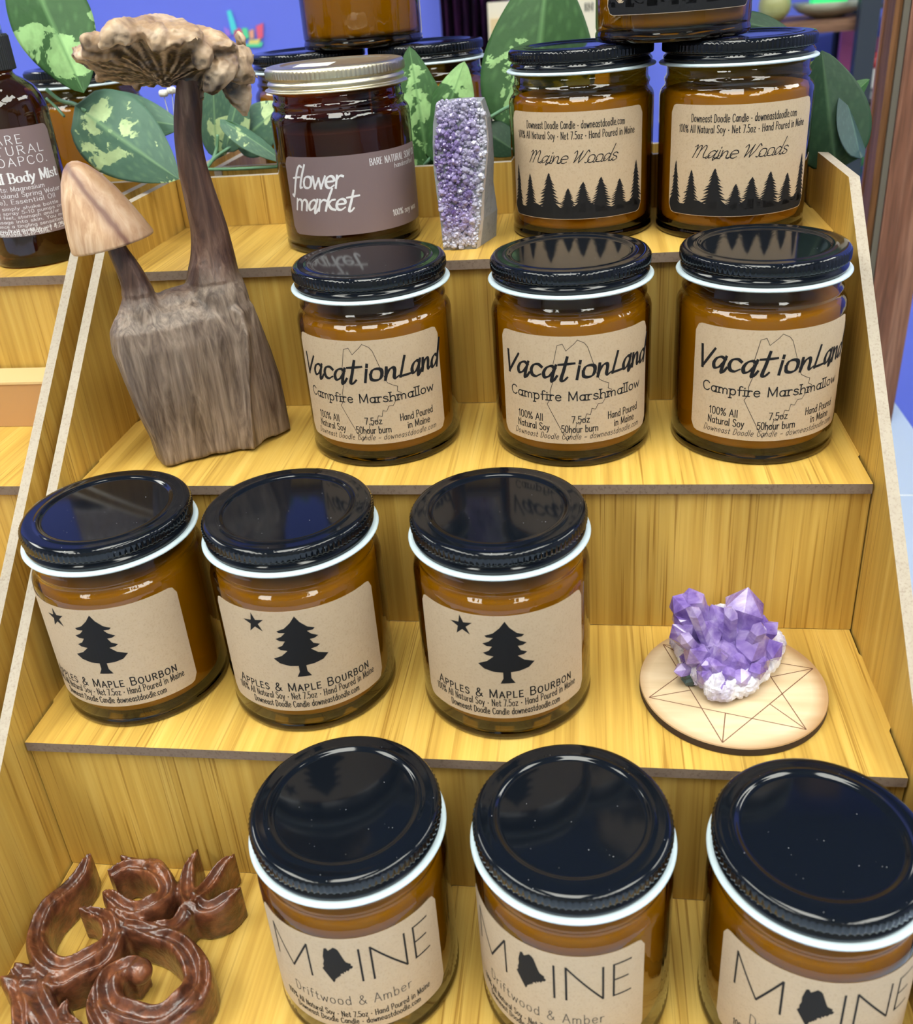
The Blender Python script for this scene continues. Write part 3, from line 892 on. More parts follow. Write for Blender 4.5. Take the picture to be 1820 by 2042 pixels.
def jar(kind, x, y, z, th, label, group):
    if kind not in JAR:
        t = JAR[kind] = make_jar(kind, label, group)
    else:
        t = copy_tree(JAR[kind])
    t.location = (x, y, z); t.rotation_euler = (0, 0, radians(th))
    t['label'] = label; t['group'] = group
    return t
Z = [0, HS, 2*HS, 3*HS]
g3 = 'candles with a state outline label on the second step from the top'
jar('state_outline', .1474, .2378, Z[2], 1.8, 'amber candle with thin state-outline label, right beside the wooden mushroom carving', g3)
jar('state_outline', .2424, .2364, Z[2], 5.0, 'amber candle with thin state-outline label, middle one of its row of three', g3)
jar('state_outline', .3286, .2374, Z[2], 6.0, 'amber candle with thin state-outline label, next to the right side panel', g3)
g2 = 'candles with a pine tree label on the third step'
jar('pine_and_star', .0402, .1399, Z[1], 1.8, 'amber candle with pine and star label, against the left side panel', g2)
jar('pine_and_star', .1227, .1410, Z[1], 11.0, 'amber candle with pine and star label, middle of the three on its step', g2)
jar('pine_and_star', .2131, .1408, Z[1], 4.3, 'amber candle with pine and star label, nearest the purple crystal cluster', g2)
g1 = 'candles with a solid state shape label on the lowest step'
jar('state_silhouette', .1576, .0545, Z[0], 6.2, 'front candle with solid black state shape in its title, beside the carved scroll', g1)
jar('state_silhouette', .2436, .0542, Z[0], -17.5, 'front candle with solid black state shape, in the middle of the lowest step', g1)
jar('state_silhouette', .3302, .0513, Z[0], -1.6, 'front candle with solid black state shape, cut off at the lower right corner', g1)
g4 = 'candles with a black fir forest label on the top step'
jar('forest', .2474, .3344, Z[3], -6.0, 'amber candle with black fir forest label, directly right of the crystal tower', g4)
jar('forest', .3245, .3258, Z[3], .3, 'amber candle with black fir forest label, on the top step at far right', g4)
jar('forest', .2925, .3310, Z[3]+.0932, 2.0, 'candle stacked on top of the two forest label candles, cut by the top edge', g4)
jar('flower', .1193, .3297, Z[3], 25.0, 'dark brown candle jar with gold lid and mauve label with white script', 'mauve label candles')
g5 = 'plain amber jars on the stand behind'
jar('plain', .0722, .4525, Z[3], 0, 'unlabelled amber jar behind the gold lidded candle, lower left of its stack', g5)
jar('plain', .1492, .4525, Z[3], 0, 'unlabelled amber jar behind the leaf and crystal tower, lower right of its stack', g5)
jar('plain', .1105, .4490, Z[3]+.0932, 0, 'unlabelled amber jar on top of two others behind the gold lid', g5)
jar('plain', -.0880, .4570, Z[3], 0, 'blurred amber jar behind the spray bottle and the leaves', g5)

# ------------------------------------------------------------------ spray bottle and box on the neighbouring stand
bx, by, bz = -.0645, .3130, Z[3]
t = thing('spray_bottle', (bx, by, bz), 'brown glass spray bottle with black ribbed collar and mauve label at upper left', 'bottle')
t.rotation_euler.z = radians(24)
bp = [(0, 2), (19, 2), (22.2, .3), (23.4, .8), (24, 3), (24, 78), (23.6, 83), (22.2, 88), (19.5, 92.5), (15.6, 96), (12.2, 98), (11, 99.5), (10.8, 104), (9.8, 104)]
MB().lathe([(r*.001, z*.001) for r, z in bp], 72).build('bottle_glass', MAT['brown_glass'], t, smooth=True)
lq = [(0, 5), (20, 5), (22, 7), (22.3, 60), (0, 60)]
MB().lathe([(r*.001, z*.001) for r, z in lq], 48).build('liquid', MAT['dark_wax'], t, smooth=True)
cp = [(0, 101), (12.2, 101), (13, 101.5), (13, 117.5), (12.4, 118.6), (0, 118.6)]
cap = MB().lathe([(r*.001, z*.001) for r, z in cp], 120, rfun=lambda i, j, r: r+(.00025 if i % 2 else -.00012) if j in (2, 3) else r).build('collar', MAT['black_plastic'], t)
MB().lathe([(0, .1186), (.006, .1186), (.006, .128), (.0045, .134), (0, .134)], 32).build('spray_head', MAT['black_plastic'], t, smooth=True)
MB().lathe([(.0108, .1186), (.0108, .146), (.0100, .1475), (0, .1478), (0, .1470), (.0098, .1468), (.0102, .1186)], 48).build('overcap', MAT['clear_plastic'], t, smooth=True)
lb = label_sheet('paper_label', MAT['mauve_paper'], t, .0241, -27, 27, 18, 74, 3.5)
a = Art()
a.text('BARE', -9.5, 9, 66.2, 4.3, .42, .3, 0, track=.25)
a.text('NATURAL', -17, 20, 60.6, 4.3, .42, .3, 0, track=.22)
a.text('SOAPCO.', -11, 21, 55.0, 4.3, .42, .3, 0, track=.22)
a.text('Topical Body Mist', -25.5, 25.6, 46.6, 5.0, 1.05, .75, 0, slab=True)
for k, (s, x0, x1) in enumerate((('Ingredients: Magnesium', -24, 15), ('Flakes, Poland Spring Water', -24.5, 24.5), ('(Maine), Essential Oil', -22, 20))):
    a.text(s, x0, x1, 42.3-k*3.3, 2.4, .30, .5, 0)
for k, (s, x0, x1) in enumerate((('To use: simply shake bottle', -24, 21), ('and spray 5-10 pumps on', -18, 23), ('soles of feet, stomach and/or', -24, 20), ('massage into skin. You may', -20, 25), ('experience a tingling sensation', -24.5, 21), ('when you first start to use it, this', -25, 23.5), ('will decrease over time.', -22, 12))):
    a.text(s, x0, x1, 32.5-k*2.35, 1.7, .24, .4, 0)
a.text('Handcrafted in Maine | 4.25oz', -24, 24.5, 19.6, 2.5, .42, .6, 0)
a.wrap('printing', MAT['white_ink'], lb, .0241+.00025)

t = thing('kraft_box', (-.16, .2630, Z[2]+.0003), 'long tan box lying on the left neighbouring stand, below the bottle', 'box')
o0 = Vector((-.16, .2630, Z[2]))
MB().box((-.30, .2526, Z[2]), (-.032, .2738, Z[2]+.0255)).build('box_body', MAT['kraft_box'], t, org=o0)
MB().box((-.3005, .2521, Z[2]+.0256), (-.0315, .2739, Z[2]+.0270)).build('box_lid', MAT['kraft_box_top'], t, org=o0)

# ------------------------------------------------------------------ wooden mushroom carving
B0 = Vector((.0406, .2001, Z[2]+.0009))
ROT = math.atan2(.62326, .78201)
t = thing('mushroom_carving', B0, 'dark driftwood carving of two mushrooms leaning by the left panel', 'wood carving', rotz=ROT)
mm = .001
mb = MB()
levels = [  # z, outline (t, n) front-left, mid, ridge, right, back right, back left
    (0, [(0, 0), (10, -1.5), (26, -4.5), (38, -7), (42.5, -14), (46, -9.5), (68, 0), (66, 16), (52, 26), (20, 27), (2, 18)]),
    (14, [(-2, 0), (9, -2), (24, -4), (39, -7), (43.5, -13.8), (47.5, -9), (68.2, 0), (66, 16), (52, 26), (20, 27), (1, 18)]),
    (30, [(-5, 0), (8, -3), (22, -5), (41, -7), (45.5, -13.4), (49.5, -8), (67.5, 0), (65, 16), (51, 26), (19, 27), (-2, 18)]),
    (46, [(-8, 1), (6, -4), (21, -6), (43, -7), (48, -12.6), (52, -7), (65, 1), (63, 16), (49, 25), (18, 26), (-4, 18)]),
    (60, [(-9, 2), (5, -4), (20, -6), (45, -7), (50, -11), (54, -5), (62, 2), (60, 16), (47, 24), (17, 25), (-6, 17)]),
    (70, [(-8, 3), (4, -2), (19, -4), (46, -5), (50, -7.5), (54, -3), (60, 3), (58, 15), (46, 22), (16, 23), (-5, 16)]),
    (76, [(-4, 6), (5, 2), (19, 0), (34, -1), (47, -2), (52, 0), (57, 5), (55, 14), (45, 20), (16, 21), (-2, 15)]),
    (80, [(3, 9), (8, 7), (19, 6), (32, 5), (44, 4), (50, 6), (54, 9), (52, 13), (43, 17), (17, 17), (5, 13)]),
]
n = 44
rows = []
for z, ring in levels:
    rg = catmull(ring, 4, True)
    base = len(mb.v)
    for i, p in enumerate(rg):
        lift = 0
        if z == 0:   # ragged foot
            lift = 3.0*max(0, sin(i*.9+.5))*(1 if 4 < i < 22 else .2)
        mb.v.append((p[0]*mm, p[1]*mm, (z+lift)*mm))
    rows.append(base)
for a_, b_ in zip(rows, rows[1:]):
    for i in range(n):
        j = (i+1) % n
        mb.f.append((a_+i, a_+j, b_+j, b_+i)); mb.m.append(0)
mb.f.append(tuple(rows[0]+i for i in range(n))[::-1]); mb.m.append(0)
mb.f.append(tuple(rows[-1]+i for i in range(n))); mb.m.append(0)
def stem(pts):
    c = catmull([p[:3] for p in pts], 5); r = catmull([(p[3],) for p in pts], 5)
    mb.tube([(p[0]*mm, p[1]*mm, p[2]*mm) for p in c], [q[0]*mm for q in r], 20)
stem([(44, 13, 50, 10), (44.5, 12, 66, 16), (45.2, 12, 76, 15.6), (46.2, 13, 85, 13.0), (48, 14, 95, 10.6), (48.7, 14, 108, 8.8), (47.6, 14, 122, 7.9), (46.4, 14, 138, 7.0), (47.2, 14, 152, 6.3), (50, 14, 164, 6.2), (52.5, 14, 174, 5.6), (54.5, 14, 186, 5.2)])
stem([(8, 13, 50, 8), (7.4, 12.5, 64, 13), (8.2, 12, 75, 11.4), (9, 13, 82.5, 8.6), (8.6, 13.6, 90, 6.6), (6.6, 14, 99, 5.4), (4.4, 14, 107, 4.6), (2.5, 14, 120, 4.0)])
mb.ball((28*mm, 12*mm, 76*mm), (22*mm, 9*mm, 9*mm))
me = remeshed('stump', mb, .0010, 5)
for v in me.vertices:
    c = v.co
    d = noise.noise(Vector((c.x*120, c.y*120, c.z*22)))*.0007
    if c.z < .085: d += noise.noise(Vector((c.x*45, c.y*45, c.z*30+5)))*.0012
    v.co = c+v.normal*d
ca = me.color_attributes.new('stem', 'FLOAT_COLOR', 'POINT')
for v in me.vertices:
    c = v.co/mm
    k = (c.z-(78+6*noise.noise(Vector((c.x*.08, c.y*.08, 1)))))/14
    if c.y < 4 and c.z < 84: k -= .3
    k = max(0, min(1, k)); ca.data[v.index].color = (k, k, k, 1)
m = MAT['stump_wood'].copy(); m.name = 'stump_and_stem_wood'
nt = m.node_tree; b = nt.nodes['Principled BSDF']
src = b.inputs['Base Color'].links[0].from_socket
an = nt.nodes.new('ShaderNodeAttribute'); an.attribute_name = 'stem'
fg = ramp(nt, noise_n(nt, coords(nt, (170, 170, 20)), 1.0, 4, .6, 1.2), [(.35, (.035, .014, .009)), (.5, (.085, .040, .026)), (.66, (.17, .10, .07))])
nt.links.new(mix(nt, an.outputs['Fac'], src, fg), b.inputs['Base Color'])
mesh_part('stump_and_stems', me, m, t)

# small cap
mb = MB()
pf = [(0, 3), (4, 3), (17.2, 0), (18.6, .2), (18.9, 1.4), (17.4, 8), (15.2, 16), (12.4, 24), (9, 31), (5.4, 36), (2.4, 38.4), (0, 38.9)]
mb.lathe([(r*mm, z*mm) for r, z in pf], 40)
Rm = Matrix.Rotation(radians(-7), 4, 'Y') @ Matrix.Rotation(radians(-6), 4, 'X')
vv = []
for v in mb.v:
    w = Vector(v); w.x -= .00020*(w.z*1000)*.55   # apex leans left
    d = Vector((w.x, w.y, 0))
    s_ = 1+.05*noise.noise(Vector((w.x*60, w.y*60, w.z*30)))
    w.x *= s_; w.y *= s_
    vv.append(tuple(Rm @ w + Vector((3.6*mm, 14*mm, 109.5*mm))))
small = obj('small_cap', vv, mb.f, MAT['pale_wood'], t, True)
small['label'] = 'smooth pale conical cap'
# darker vein down the small cap
m, nt, b = new_mat('cap_vein_wood')
vv_ = coords(nt, (150, 150, 24))
c = ramp(nt, noise_n(nt, vv_, 1.0, 4, .6, 1.5), [(.32, (.40, .22, .12)), (.5, (.56, .36, .22)), (.68, (.68, .50, .34))])
sx = nt.nodes.new('ShaderNodeSeparateXYZ'); tcn = nt.nodes.new('ShaderNodeTexCoord')
nt.links.new(tcn.outputs['Object'], sx.inputs[0])
ml = node(nt, 'ShaderNodeMath', _operation='MULTIPLY_ADD'); ml.inputs[1].default_value = .42; ml.inputs[2].default_value = -.0522
nt.links.new(sx.outputs['Z'], ml.inputs[0])
su = node(nt, 'ShaderNodeMath', _operation='ADD'); nt.links.new(sx.outputs['X'], su.inputs[0]); nt.links.new(ml.outputs[0], su.inputs[1])
nz = node(nt, 'ShaderNodeMath', _operation='MULTIPLY_ADD'); nz.inputs[1].default_value = .006; nz.inputs[2].default_value = -.003
nt.links.new(noise_n(nt, coords(nt, (1, 1, 1)), 60, 2), nz.inputs[0])
su2 = node(nt, 'ShaderNodeMath', _operation='ADD'); nt.links.new(su.outputs[0], su2.inputs[0]); nt.links.new(nz.outputs[0], su2.inputs[1])
ab = node(nt, 'ShaderNodeMath', _operation='ABSOLUTE'); nt.links.new(su2.outputs[0], ab.inputs[0])
sc_ = node(nt, 'ShaderNodeMath', _operation='MULTIPLY'); sc_.inputs[1].default_value = 100
nt.links.new(ab.outputs[0], sc_.inputs[0])
sgn = node(nt, 'ShaderNodeMath', _operation='MULTIPLY'); sgn.inputs[1].default_value = 120
nt.links.new(su2.outputs[0], sgn.inputs[0])
c = mix(nt, ramp(nt, sgn.outputs[0], [(.0, 0.0), (.9, .6)]), c, (.30, .165, .085))
c = mix(nt, ramp(nt, sc_.outputs[0], [(.05, .9), (.22, .35), (.6, 0.0)]), c, (.13, .05, .035))
nt.links.new(c, b.inputs['Base Color']); b.inputs['Roughness'].default_value = .42
small.data.materials[0] = m

# big ragged cap, tipped back so that its gills face the front
mb = MB()
ax = Vector((.23, .30, 1)).normalized()
e1 = Vector((1, 0, 0)); e1 = (e1-ax*e1.dot(ax)).normalized(); e2 = ax.cross(e1)
CC = Vector((44, 17, 185))
def capP(r, f, h):
    return (CC+e1*(r*cos(f))+e2*(r*sin(f))+ax*h)*mm
NF, NR = 160, 16
def rim(f): return 36.5*(1+.04*sin(3*f+.6)+.06*sin(7*f+1.1)+.05*sin(12*f)+.035*sin(19*f+2))
top = []; bot = []
for i in range(NF):
    f = 2*pi*i/NF
    droop = 2.2*sin(5*f+.4)+1.6*sin(9*f+2)
    for k in range(NR+1):
        r = k/NR; R_ = rim(f)
        top.append(capP(R_*r*.985, f, 15.5*(1-r**2.1)-.5+droop*r**3+2.2*noise.noise(Vector((2.2*r*cos(f), 2.2*r*sin(f), 2)))))
        g1 = sin(26*f+2.4*sin(3*f)+1.2*sin(5*f)); gill = 1.7*abs(g1)*min(1, 3*r)*(1-r*.5)-.8
        bot.append(capP(R_*r, f, -8.5*(1-min(1, r*1.04)**.8)-3.6+gill+droop*r**3))
n0 = len(mb.v); mb.v += [tuple(v) for v in top]; n1 = len(mb.v); mb.v += [tuple(v) for v in bot]
for i in range(NF):
    j = (i+1) % NF
    for k in range(NR):
        a0, b0 = i*(NR+1)+k, j*(NR+1)+k
        mb.f.append((n0+a0, n0+b0, n0+b0+1, n0+a0+1)); mb.m.append(0)
        mb.f.append((n1+a0, n1+a0+1, n1+b0+1, n1+b0)); mb.m.append(0)
    a0, b0 = i*(NR+1)+NR, j*(NR+1)+NR
    mb.f.append((n0+a0, n0+b0, n1+b0, n1+a0)); mb.m.append(0)
def fin(pts):
    mb.tube([Vector(p[:3])*mm for p in catmull([p for p in pts], 3)], [p[3]*mm for p in catmull(pts, 3)], 12)
def px_fin(pts, n_):
    """pts: photograph positions of a knob from root to end with radius in mm, on a plane n_ mm behind the stump face"""
    out = []
    Nn = Vector((-.62326, .78201, 0)); Dn = Vector((.78201, .62326, 0))
    for k, (u, v_, r_) in enumerate(pts):
        d = FWD + RIGHT*(u-CX)/FPX - UP*(v_-CY)/FPX
        nn_ = n_[k] if isinstance(n_, (list, tuple)) else n_
        t_ = ((B0+Nn*nn_*mm-CAM).dot(Nn))/d.dot(Nn)
        P_ = CAM+d*t_-B0
        out.append((P_.dot(Dn)/mm, nn_, P_.z/mm, r_))
    fin(out)
px_fin([(235, 84, 4.5), (200, 82, 4.4), (176, 84, 3.6), (164, 88, 2.8)], (2, -2, -3, -3))
px_fin([(235, 100, 4), (196, 104, 3.8), (172, 104, 3.4), (161, 102, 2.6)], (4, 2, 0, 0))
px_fin([(262, 58, 5), (236, 58, 4.6), (219, 70, 4.2), (208, 88, 3.0), (196, 97, 1.6)], (-6, -11, -13, -13, -12))
px_fin([(270, 62, 4), (250, 72, 3.6), (240, 88, 2.6)], (-8, -14, -15))
px_fin([(318, 62, 4), (318, 74, 4.6), (312, 90, 4.4), (308, 100, 2.6)], (-12, -16, -17, -16))
px_fin([(402, 92, 4), (404, 104, 5.0), (402, 122, 4.6), (400, 136, 3)], (-8, -13, -14, -13))
px_fin([(450, 118, 7), (440, 142, 6.4), (424, 166, 5), (414, 186, 3)], (-2, -8, -9, -8))
px_fin([(470, 110, 8), (476, 136, 7), (492, 152, 4.4), (500, 154, 3.4)], (4, 0, 0, 2))
px_fin([(462, 150, 6), (474, 180, 6.4), (484, 208, 4.6), (489, 234, 1.2)], (10, 8, 7, 7))
px_fin([(264, 134, 4.5), (266, 152, 4.4), (270, 170, 3.4), (268, 178, 2.2)], (40, 41, 41, 41))
px_fin([(300, 150, 4), (303, 164, 3), (303, 174, 1.8)], (42, 42, 42))
px_fin([(330, 156, 3.4), (326, 168, 2.2)], (40, 40))
px_fin([(476, 84, 5), (486, 82, 3.6)], (36, 36))
for q in ((300, 58, 2.6), (292, 62, 2.2), (352, 56, 2.4), (362, 62, 2.8), (358, 72, 2.2), (368, 56, 2.0), (388, 66, 3.2), (396, 74, 2.4), (382, 88, 2.4), (346, 66, 2.0)):
    px_fin([(q[0], q[1], q[2]*.7), (q[0]-1, q[1]+4, q[2]), (q[0]-1, q[1]+7, q[2]*.6)], -16)
fin([(52.5, 14, 166, 5.6), (53, 14.5, 174, 6.2), (51, 15, 182, 9)])
me = remeshed('cap', mb, .0008, 3)
for v in me.vertices:
    c = v.co
    v.co = c+v.normal*(noise.noise(c*130)*.0011+abs(noise.noise(c*260+Vector((5, 2, 1))))*-.0012+noise.noise(c*600)*.0003)
me.update()
ca = me.color_attributes.new('burn', 'FLOAT_COLOR', 'POINT')
for v in me.vertices:
    c = v.co
    L = c/mm-CC; h = L.dot(ax); x = L.dot(e1); y = L.dot(e2); f = math.atan2(y, x); r = math.hypot(x, y)/36
    under = max(0, min(1, (-v.normal.dot(ax)+.30)*1.6))
    st_ = .55+.6*sin(26*f+2.4*sin(3*f)+1.2*sin(5*f)+2.0*noise.noise(Vector((f*4, r*3, 0))))
    st_ = st_*.75+.7*noise.noise(Vector((f*9, r*2, 4)))+.1
    deep = max(0, min(1, (1.02-r)*2.5)); lump = max(0, min(1, (noise.noise(c*140)+.05)*2.2))
    k = under*max(0, min(1, st_*deep*1.9+.25*deep))
    k = max(k, max(0, min(1, (noise.noise(c*210+Vector((3, 1, 7)))-.18)*3.4))*.8*max(under, .3))
    k = max(k, max(0, min(1, (abs(noise.noise(c*260+Vector((5, 2, 1))))-.30)*5))*.6*max(under, .25))
    ca.data[v.index].color = (k, k, k, 1)
m, nt, b = new_mat('burnt_cap_wood')
vv_ = coords(nt, (60, 60, 60))
f_ = noise_n(nt, vv_, 1.0, 4, .6, 1.0)
c = ramp(nt, f_, [(.32, (.27, .165, .095)), (.5, (.42, .285, .175)), (.68, (.60, .45, .31))])
an = nt.nodes.new('ShaderNodeAttribute'); an.attribute_name = 'burn'
c = mix(nt, an.outputs['Fac'], c, (.018, .010, .007))
nt.links.new(c, b.inputs['Base Color']); b.inputs['Roughness'].default_value = .42
bump(nt, b, noise_n(nt, coords(nt, (300, 300, 300)), 1.0, 3), .3, .0006)
big = mesh_part('ragged_cap', me, m, t)
big['label'] = 'large knobbly pale cap with dark burnt gills'

# ------------------------------------------------------------------ carved scroll
PT = {
'A': ([(198, 840), (192, 752), (157, 642), (127, 544), (137, 439), (193, 362), (273, 309), (357, 309), (433, 348), (474, 424), (458, 491), (407, 536), (342, 560), (282, 552)], [2, 8, 8.5, 8.5, 9, 9.5, 9.5, 9.5, 9, 8.5, 8, 7.5, 5, 1.5]),
'A2': ([(288, 234), (349, 239), (409, 269), (464, 311), (501, 366), (508, 433), (493, 493), (455, 547)], [5, 6, 7, 7, 7, 7, 7, 6]),
'B': ([(345, 735), (405, 800), (500, 797), (589, 748), (627, 690), (612, 630), (555, 590), (472, 598), (396, 629), (343, 663)], [7, 8.5, 9, 9.5, 9, 9, 9, 8.5, 7, 2]),
'B2': ([(341, 846), (425, 835), (521, 822), (590, 775)], [1.5, 5, 6, 6]),
'C': ([(442, 546), (529, 531), (626, 503), (702, 509), (738, 546), (758, 605), (800, 594)], [7, 7, 7.5, 8, 8.5, 8, 6]),
'D1': ([(771, 635), (716, 711), (690, 801), (700, 905)], [9, 9, 6.5, 1]),
'D2': ([(779, 660), (803, 740), (835, 819), (885, 890)], [7, 8, 7, 1]),
'D3': ([(748, 650), (835, 625), (912, 659), (973, 715)], [9, 9.5, 8, 1]),
'E': ([(518, 495), (621, 486), (741, 460), (841, 398), (905, 314), (912, 223), (866, 157), (790, 126), (700, 130), (610, 167), (563, 230), (568, 290), (611, 331), (665, 318)], [6, 7.5, 9, 10, 10.5, 11, 11, 11, 11, 11, 10.5, 10, 9.5, 7.5]),
'E2': ([(780, 474), (871, 420), (938, 341), (960, 269), (944, 184), (905, 117), (845, 78)], [3, 4.5, 6, 7, 7, 6, 4]),
'E3': ([(528, 277), (517, 215), (548, 139), (615, 75), (670, 35), (700, 0)], [3, 5, 6.5, 7, 7, 7]),
'F': ([(123, 255), (190, 245), (246, 205), (315, 140), (381, 85), (440, 30), (480, -20)], [10, 11.5, 12, 12, 11, 10, 9]),
'F1': ([(115, 245), (182, 195), (243, 122), (295, 39), (330, -30)], [7, 7.5, 8, 8, 8]),
'F2': ([(431, 160), (425, 118), (468, 80), (535, 69)], [1.5, 6, 6, 2]),
'F3': ([(182, 240), (260, 263), (320, 250)], [9, 8, 6]),
}
org = Vector((.055, .045, -.0007))
t = thing('carved_scroll', (org.x, org.y, .0007), 'reddish brown carved wooden scroll of curling leaves on the lowest step', 'wood carving')
mb = MB()
HT = 19.0
for key, (pts, wid) in PT.items():
    c = catmull([(p[0]/10., p[1]/10.) for p in pts], 7)
    w = catmull([(x,) for x in wid], 7)
    sec = [(-1.0, 0), (-1.0, .72), (-.86, .90), (-.62, 1.0), (-.36, .93), (-.1, .83), (.12, .80), (.36, .90), (.60, 1.0), (.86, .90), (1.0, .72), (1.0, 0)]
    rows = []
    for i, p in enumerate(c):
        q0 = Vector(c[max(i-1, 0)]); q1 = Vector(c[min(i+1, len(c)-1)])
        d = (q1-q0).normalized(); nn = Vector((-d.y, d.x)); hw = max(.35, w[i][0]*.5)
        hz = HT*(1.0 if key in 'ABDE' else .93)+1.2*sin(i*.35+len(key))
        if key[0] == 'D' and i > len(c)*.55: hz += 2.5*(i/len(c)-.55)
        base = len(mb.v); rows.append(base)
        for sx_, sz in sec:
            mb.v.append((p[0]*mm+nn.x*sx_*hw*mm, p[1]*mm+nn.y*sx_*hw*mm, max(.0, hz*sz*mm)))
    S = len(sec)
    for a0, b0 in zip(rows, rows[1:]):
        for j in range(S-1): mb.f.append((a0+j, a0+j+1, b0+j+1, b0+j)); mb.m.append(0)
        mb.f.append((a0+S-1, a0, b0, b0+S-1)); mb.m.append(0)
    mb.f.append(tuple(rows[0]+j for j in range(S))); mb.m.append(0)
    mb.f.append(tuple(rows[-1]+j for j in range(S))[::-1]); mb.m.append(0)
mb.ball((66.5*mm, 31.5*mm, 14.5*mm), (5.2*mm, 5.2*mm, 5.5*mm))
me = remeshed('scroll', mb, .0007, 2)
for v in me.vertices: v.co -= Vector((org.x, org.y, 0))
mesh_part('carved_relief', me, MAT['carved_mahogany'], t)

# ------------------------------------------------------------------ amethyst cluster on its coaster
cx, cy = .3122, .1392; CR = .0398; CT = .0044
t = thing('engraved_coaster', (cx, cy, Z[1]), 'round pale birch coaster with burnt rim and engraved star lines', 'coaster')
m = MAT['birch_ply'].copy(); m.name = 'scorched_birch'
nt = m.node_tree; b = nt.nodes['Principled BSDF']; src = b.inputs['Base Color'].links[0].from_socket
tcn = nt.nodes.new('ShaderNodeTexCoord'); ln = node(nt, 'ShaderNodeVectorMath', _operation='LENGTH')
mp = nt.nodes.new('ShaderNodeMapping'); mp.inputs['Scale'].default_value = (1/CR, 1/CR, 0); mp.inputs['Location'].default_value = (.035, .02, 0)
nt.links.new(tcn.outputs['Object'], mp.inputs['Vector']); nt.links.new(mp.outputs['Vector'], ln.inputs[0])
nt.links.new(mix(nt, ramp(nt, ln.outputs['Value'], [(.86, 0.0), (1.0, .75)]), src, (.34, .17, .06)), b.inputs['Base Color'])
MAT['scorched_birch'] = m
MB().lathe([(0, .0002), (CR*.995, .0002), (CR, .0006), (CR, CT-.0006)], 96, m=0).lathe([(CR, CT-.0006), (CR*.994, CT), (0, CT)], 96, m=1).build('disc', [MAT['char_edge'], MAT['scorched_birch']], t)
lines = []
ang = [radians(a_) for a_ in (197, 257, 313, 17, 77, 137)]
V6 = [(CR*.955*cos(a_), CR*.955*sin(a_)) for a_ in ang]
for i in range(6):
    lines.append((V6[i], V6[(i+2) % 6]))
    mid = ((V6[(i+1) % 6][0]+V6[(i-1) % 6][0])*.5, (V6[(i+1) % 6][1]+V6[(i-1) % 6][1])*.5)
    lines.append((V6[i], mid)); 
mb = MB()
for p, q in lines:
    d = (Vector(q)-Vector(p)).normalized(); nn = Vector((-d.y, d.x))*.00022
    P = Vector(p); Q = Vector(q)
    mb.add([(P+nn)[:]+(CT+.00003,), (P-nn)[:]+(CT+.00003,), (Q-nn)[:]+(CT+.00003,), (Q+nn)[:]+(CT+.00003,)], [(0, 1, 2, 3)])
mb.build('engraved_lines', MAT['burn_line'], t)

zc = Z[1]+CT
t = thing('amethyst_cluster', (cx-.002, cy+.001, zc), 'purple amethyst crystal cluster with white base sitting on the round coaster', 'crystal cluster')
o0 = t.location.copy()
mb = MB()
ring = [at(1425, 1420, 2, zc), at(1490, 1400, 2, zc), at(1545, 1345, 2, zc), at(1560, 1300, 2, zc), at(1500, 1255, 2, zc), at(1400, 1250, 2, zc), at(1335, 1290, 2, zc), at(1360, 1350, 2, zc)]
cen = sum(ring, Vector())/len(ring)
for k in range(16):
    q = ring[k//2].lerp(ring[(k//2+1) % 8], .5*(k % 2))
    mb.ball(cen.lerp(q, .74)+Vector((0, 0, .0068)), (.0068, .0064, .0064), 12, 9)
mb.ball(cen+Vector((0, .004, .012)), (.020, .017, .012), 20, 12)
mb.ball(cen+Vector((0, 0, .006)), (.022, .018, .006), 20, 12)
me = remeshed('quartz', mb, .0007, 3)
for v in me.vertices:
    c = v.co
    dd = noise.noise(c*170)*.0013+abs(noise.noise(c*420))*.0016+noise.noise(c*900)*.0004
    if c.z < zc+.0015: dd *= .1
    v.co = c+v.normal*dd-o0
for v in me.vertices: v.co.z = max(v.co.z, .0002)
for p in me.polygons: p.use_smooth = False
mesh_part('quartz_matrix', me, MAT['quartz_base'], t)
mb = MB(); mb.ball(at(1376, 1362, 2, zc)+Vector((0, 0, .0034)), (.005, .004, .0034), 9, 7, nz=.6, seed=4)
mb.build('green_stone_chip', MAT['dark_green_stone'], t, org=o0)
def hexcrystal(base, tip, r, tw, name='crystal'):
    base = Vector(base); tip = Vector(tip); d = (tip-base); Lh = d.length; d.normalize()
    a_ = d.cross(Vector((.3, .2, 1))).normalized(); b_ = d.cross(a_)
    v = []; rnd = random.Random(int(tw*1000))
    sh = max(.25, 1-1.15*r/Lh)
    for s_, rr in ((0, .8), (sh, 1.0)):
        for i in range(6):
            w = tw+i*pi/3
            q = r*rr*(1+.12*rnd.uniform(-1, 1))
            v.append(base+d*Lh*(s_+(.05*rnd.uniform(-1, 1) if s_ else 0))+(a_*cos(w)+b_*sin(w))*q)
    off = (a_*rnd.uniform(-.25, .25)+b_*rnd.uniform(-.25, .25))*r
    v.append(tip+off)
    f = [(i, (i+1) % 6, 6+(i+1) % 6, 6+i) for i in range(6)]+[(6+i, 6+(i+1) % 6, 12) for i in range(6)]+[(5, 4, 3, 2, 1, 0)]
    return obj(name, v, f, MAT['amethyst'], t, org=o0)
root = cen+Vector((0, .002, .004))
rnd = random.Random(77); small_ones = [(rnd.uniform(1335, 1565), rnd.uniform(1195, 1345), rnd.uniform(.131, .150), rnd.uniform(.0022, .0036)) for k in range(13)]
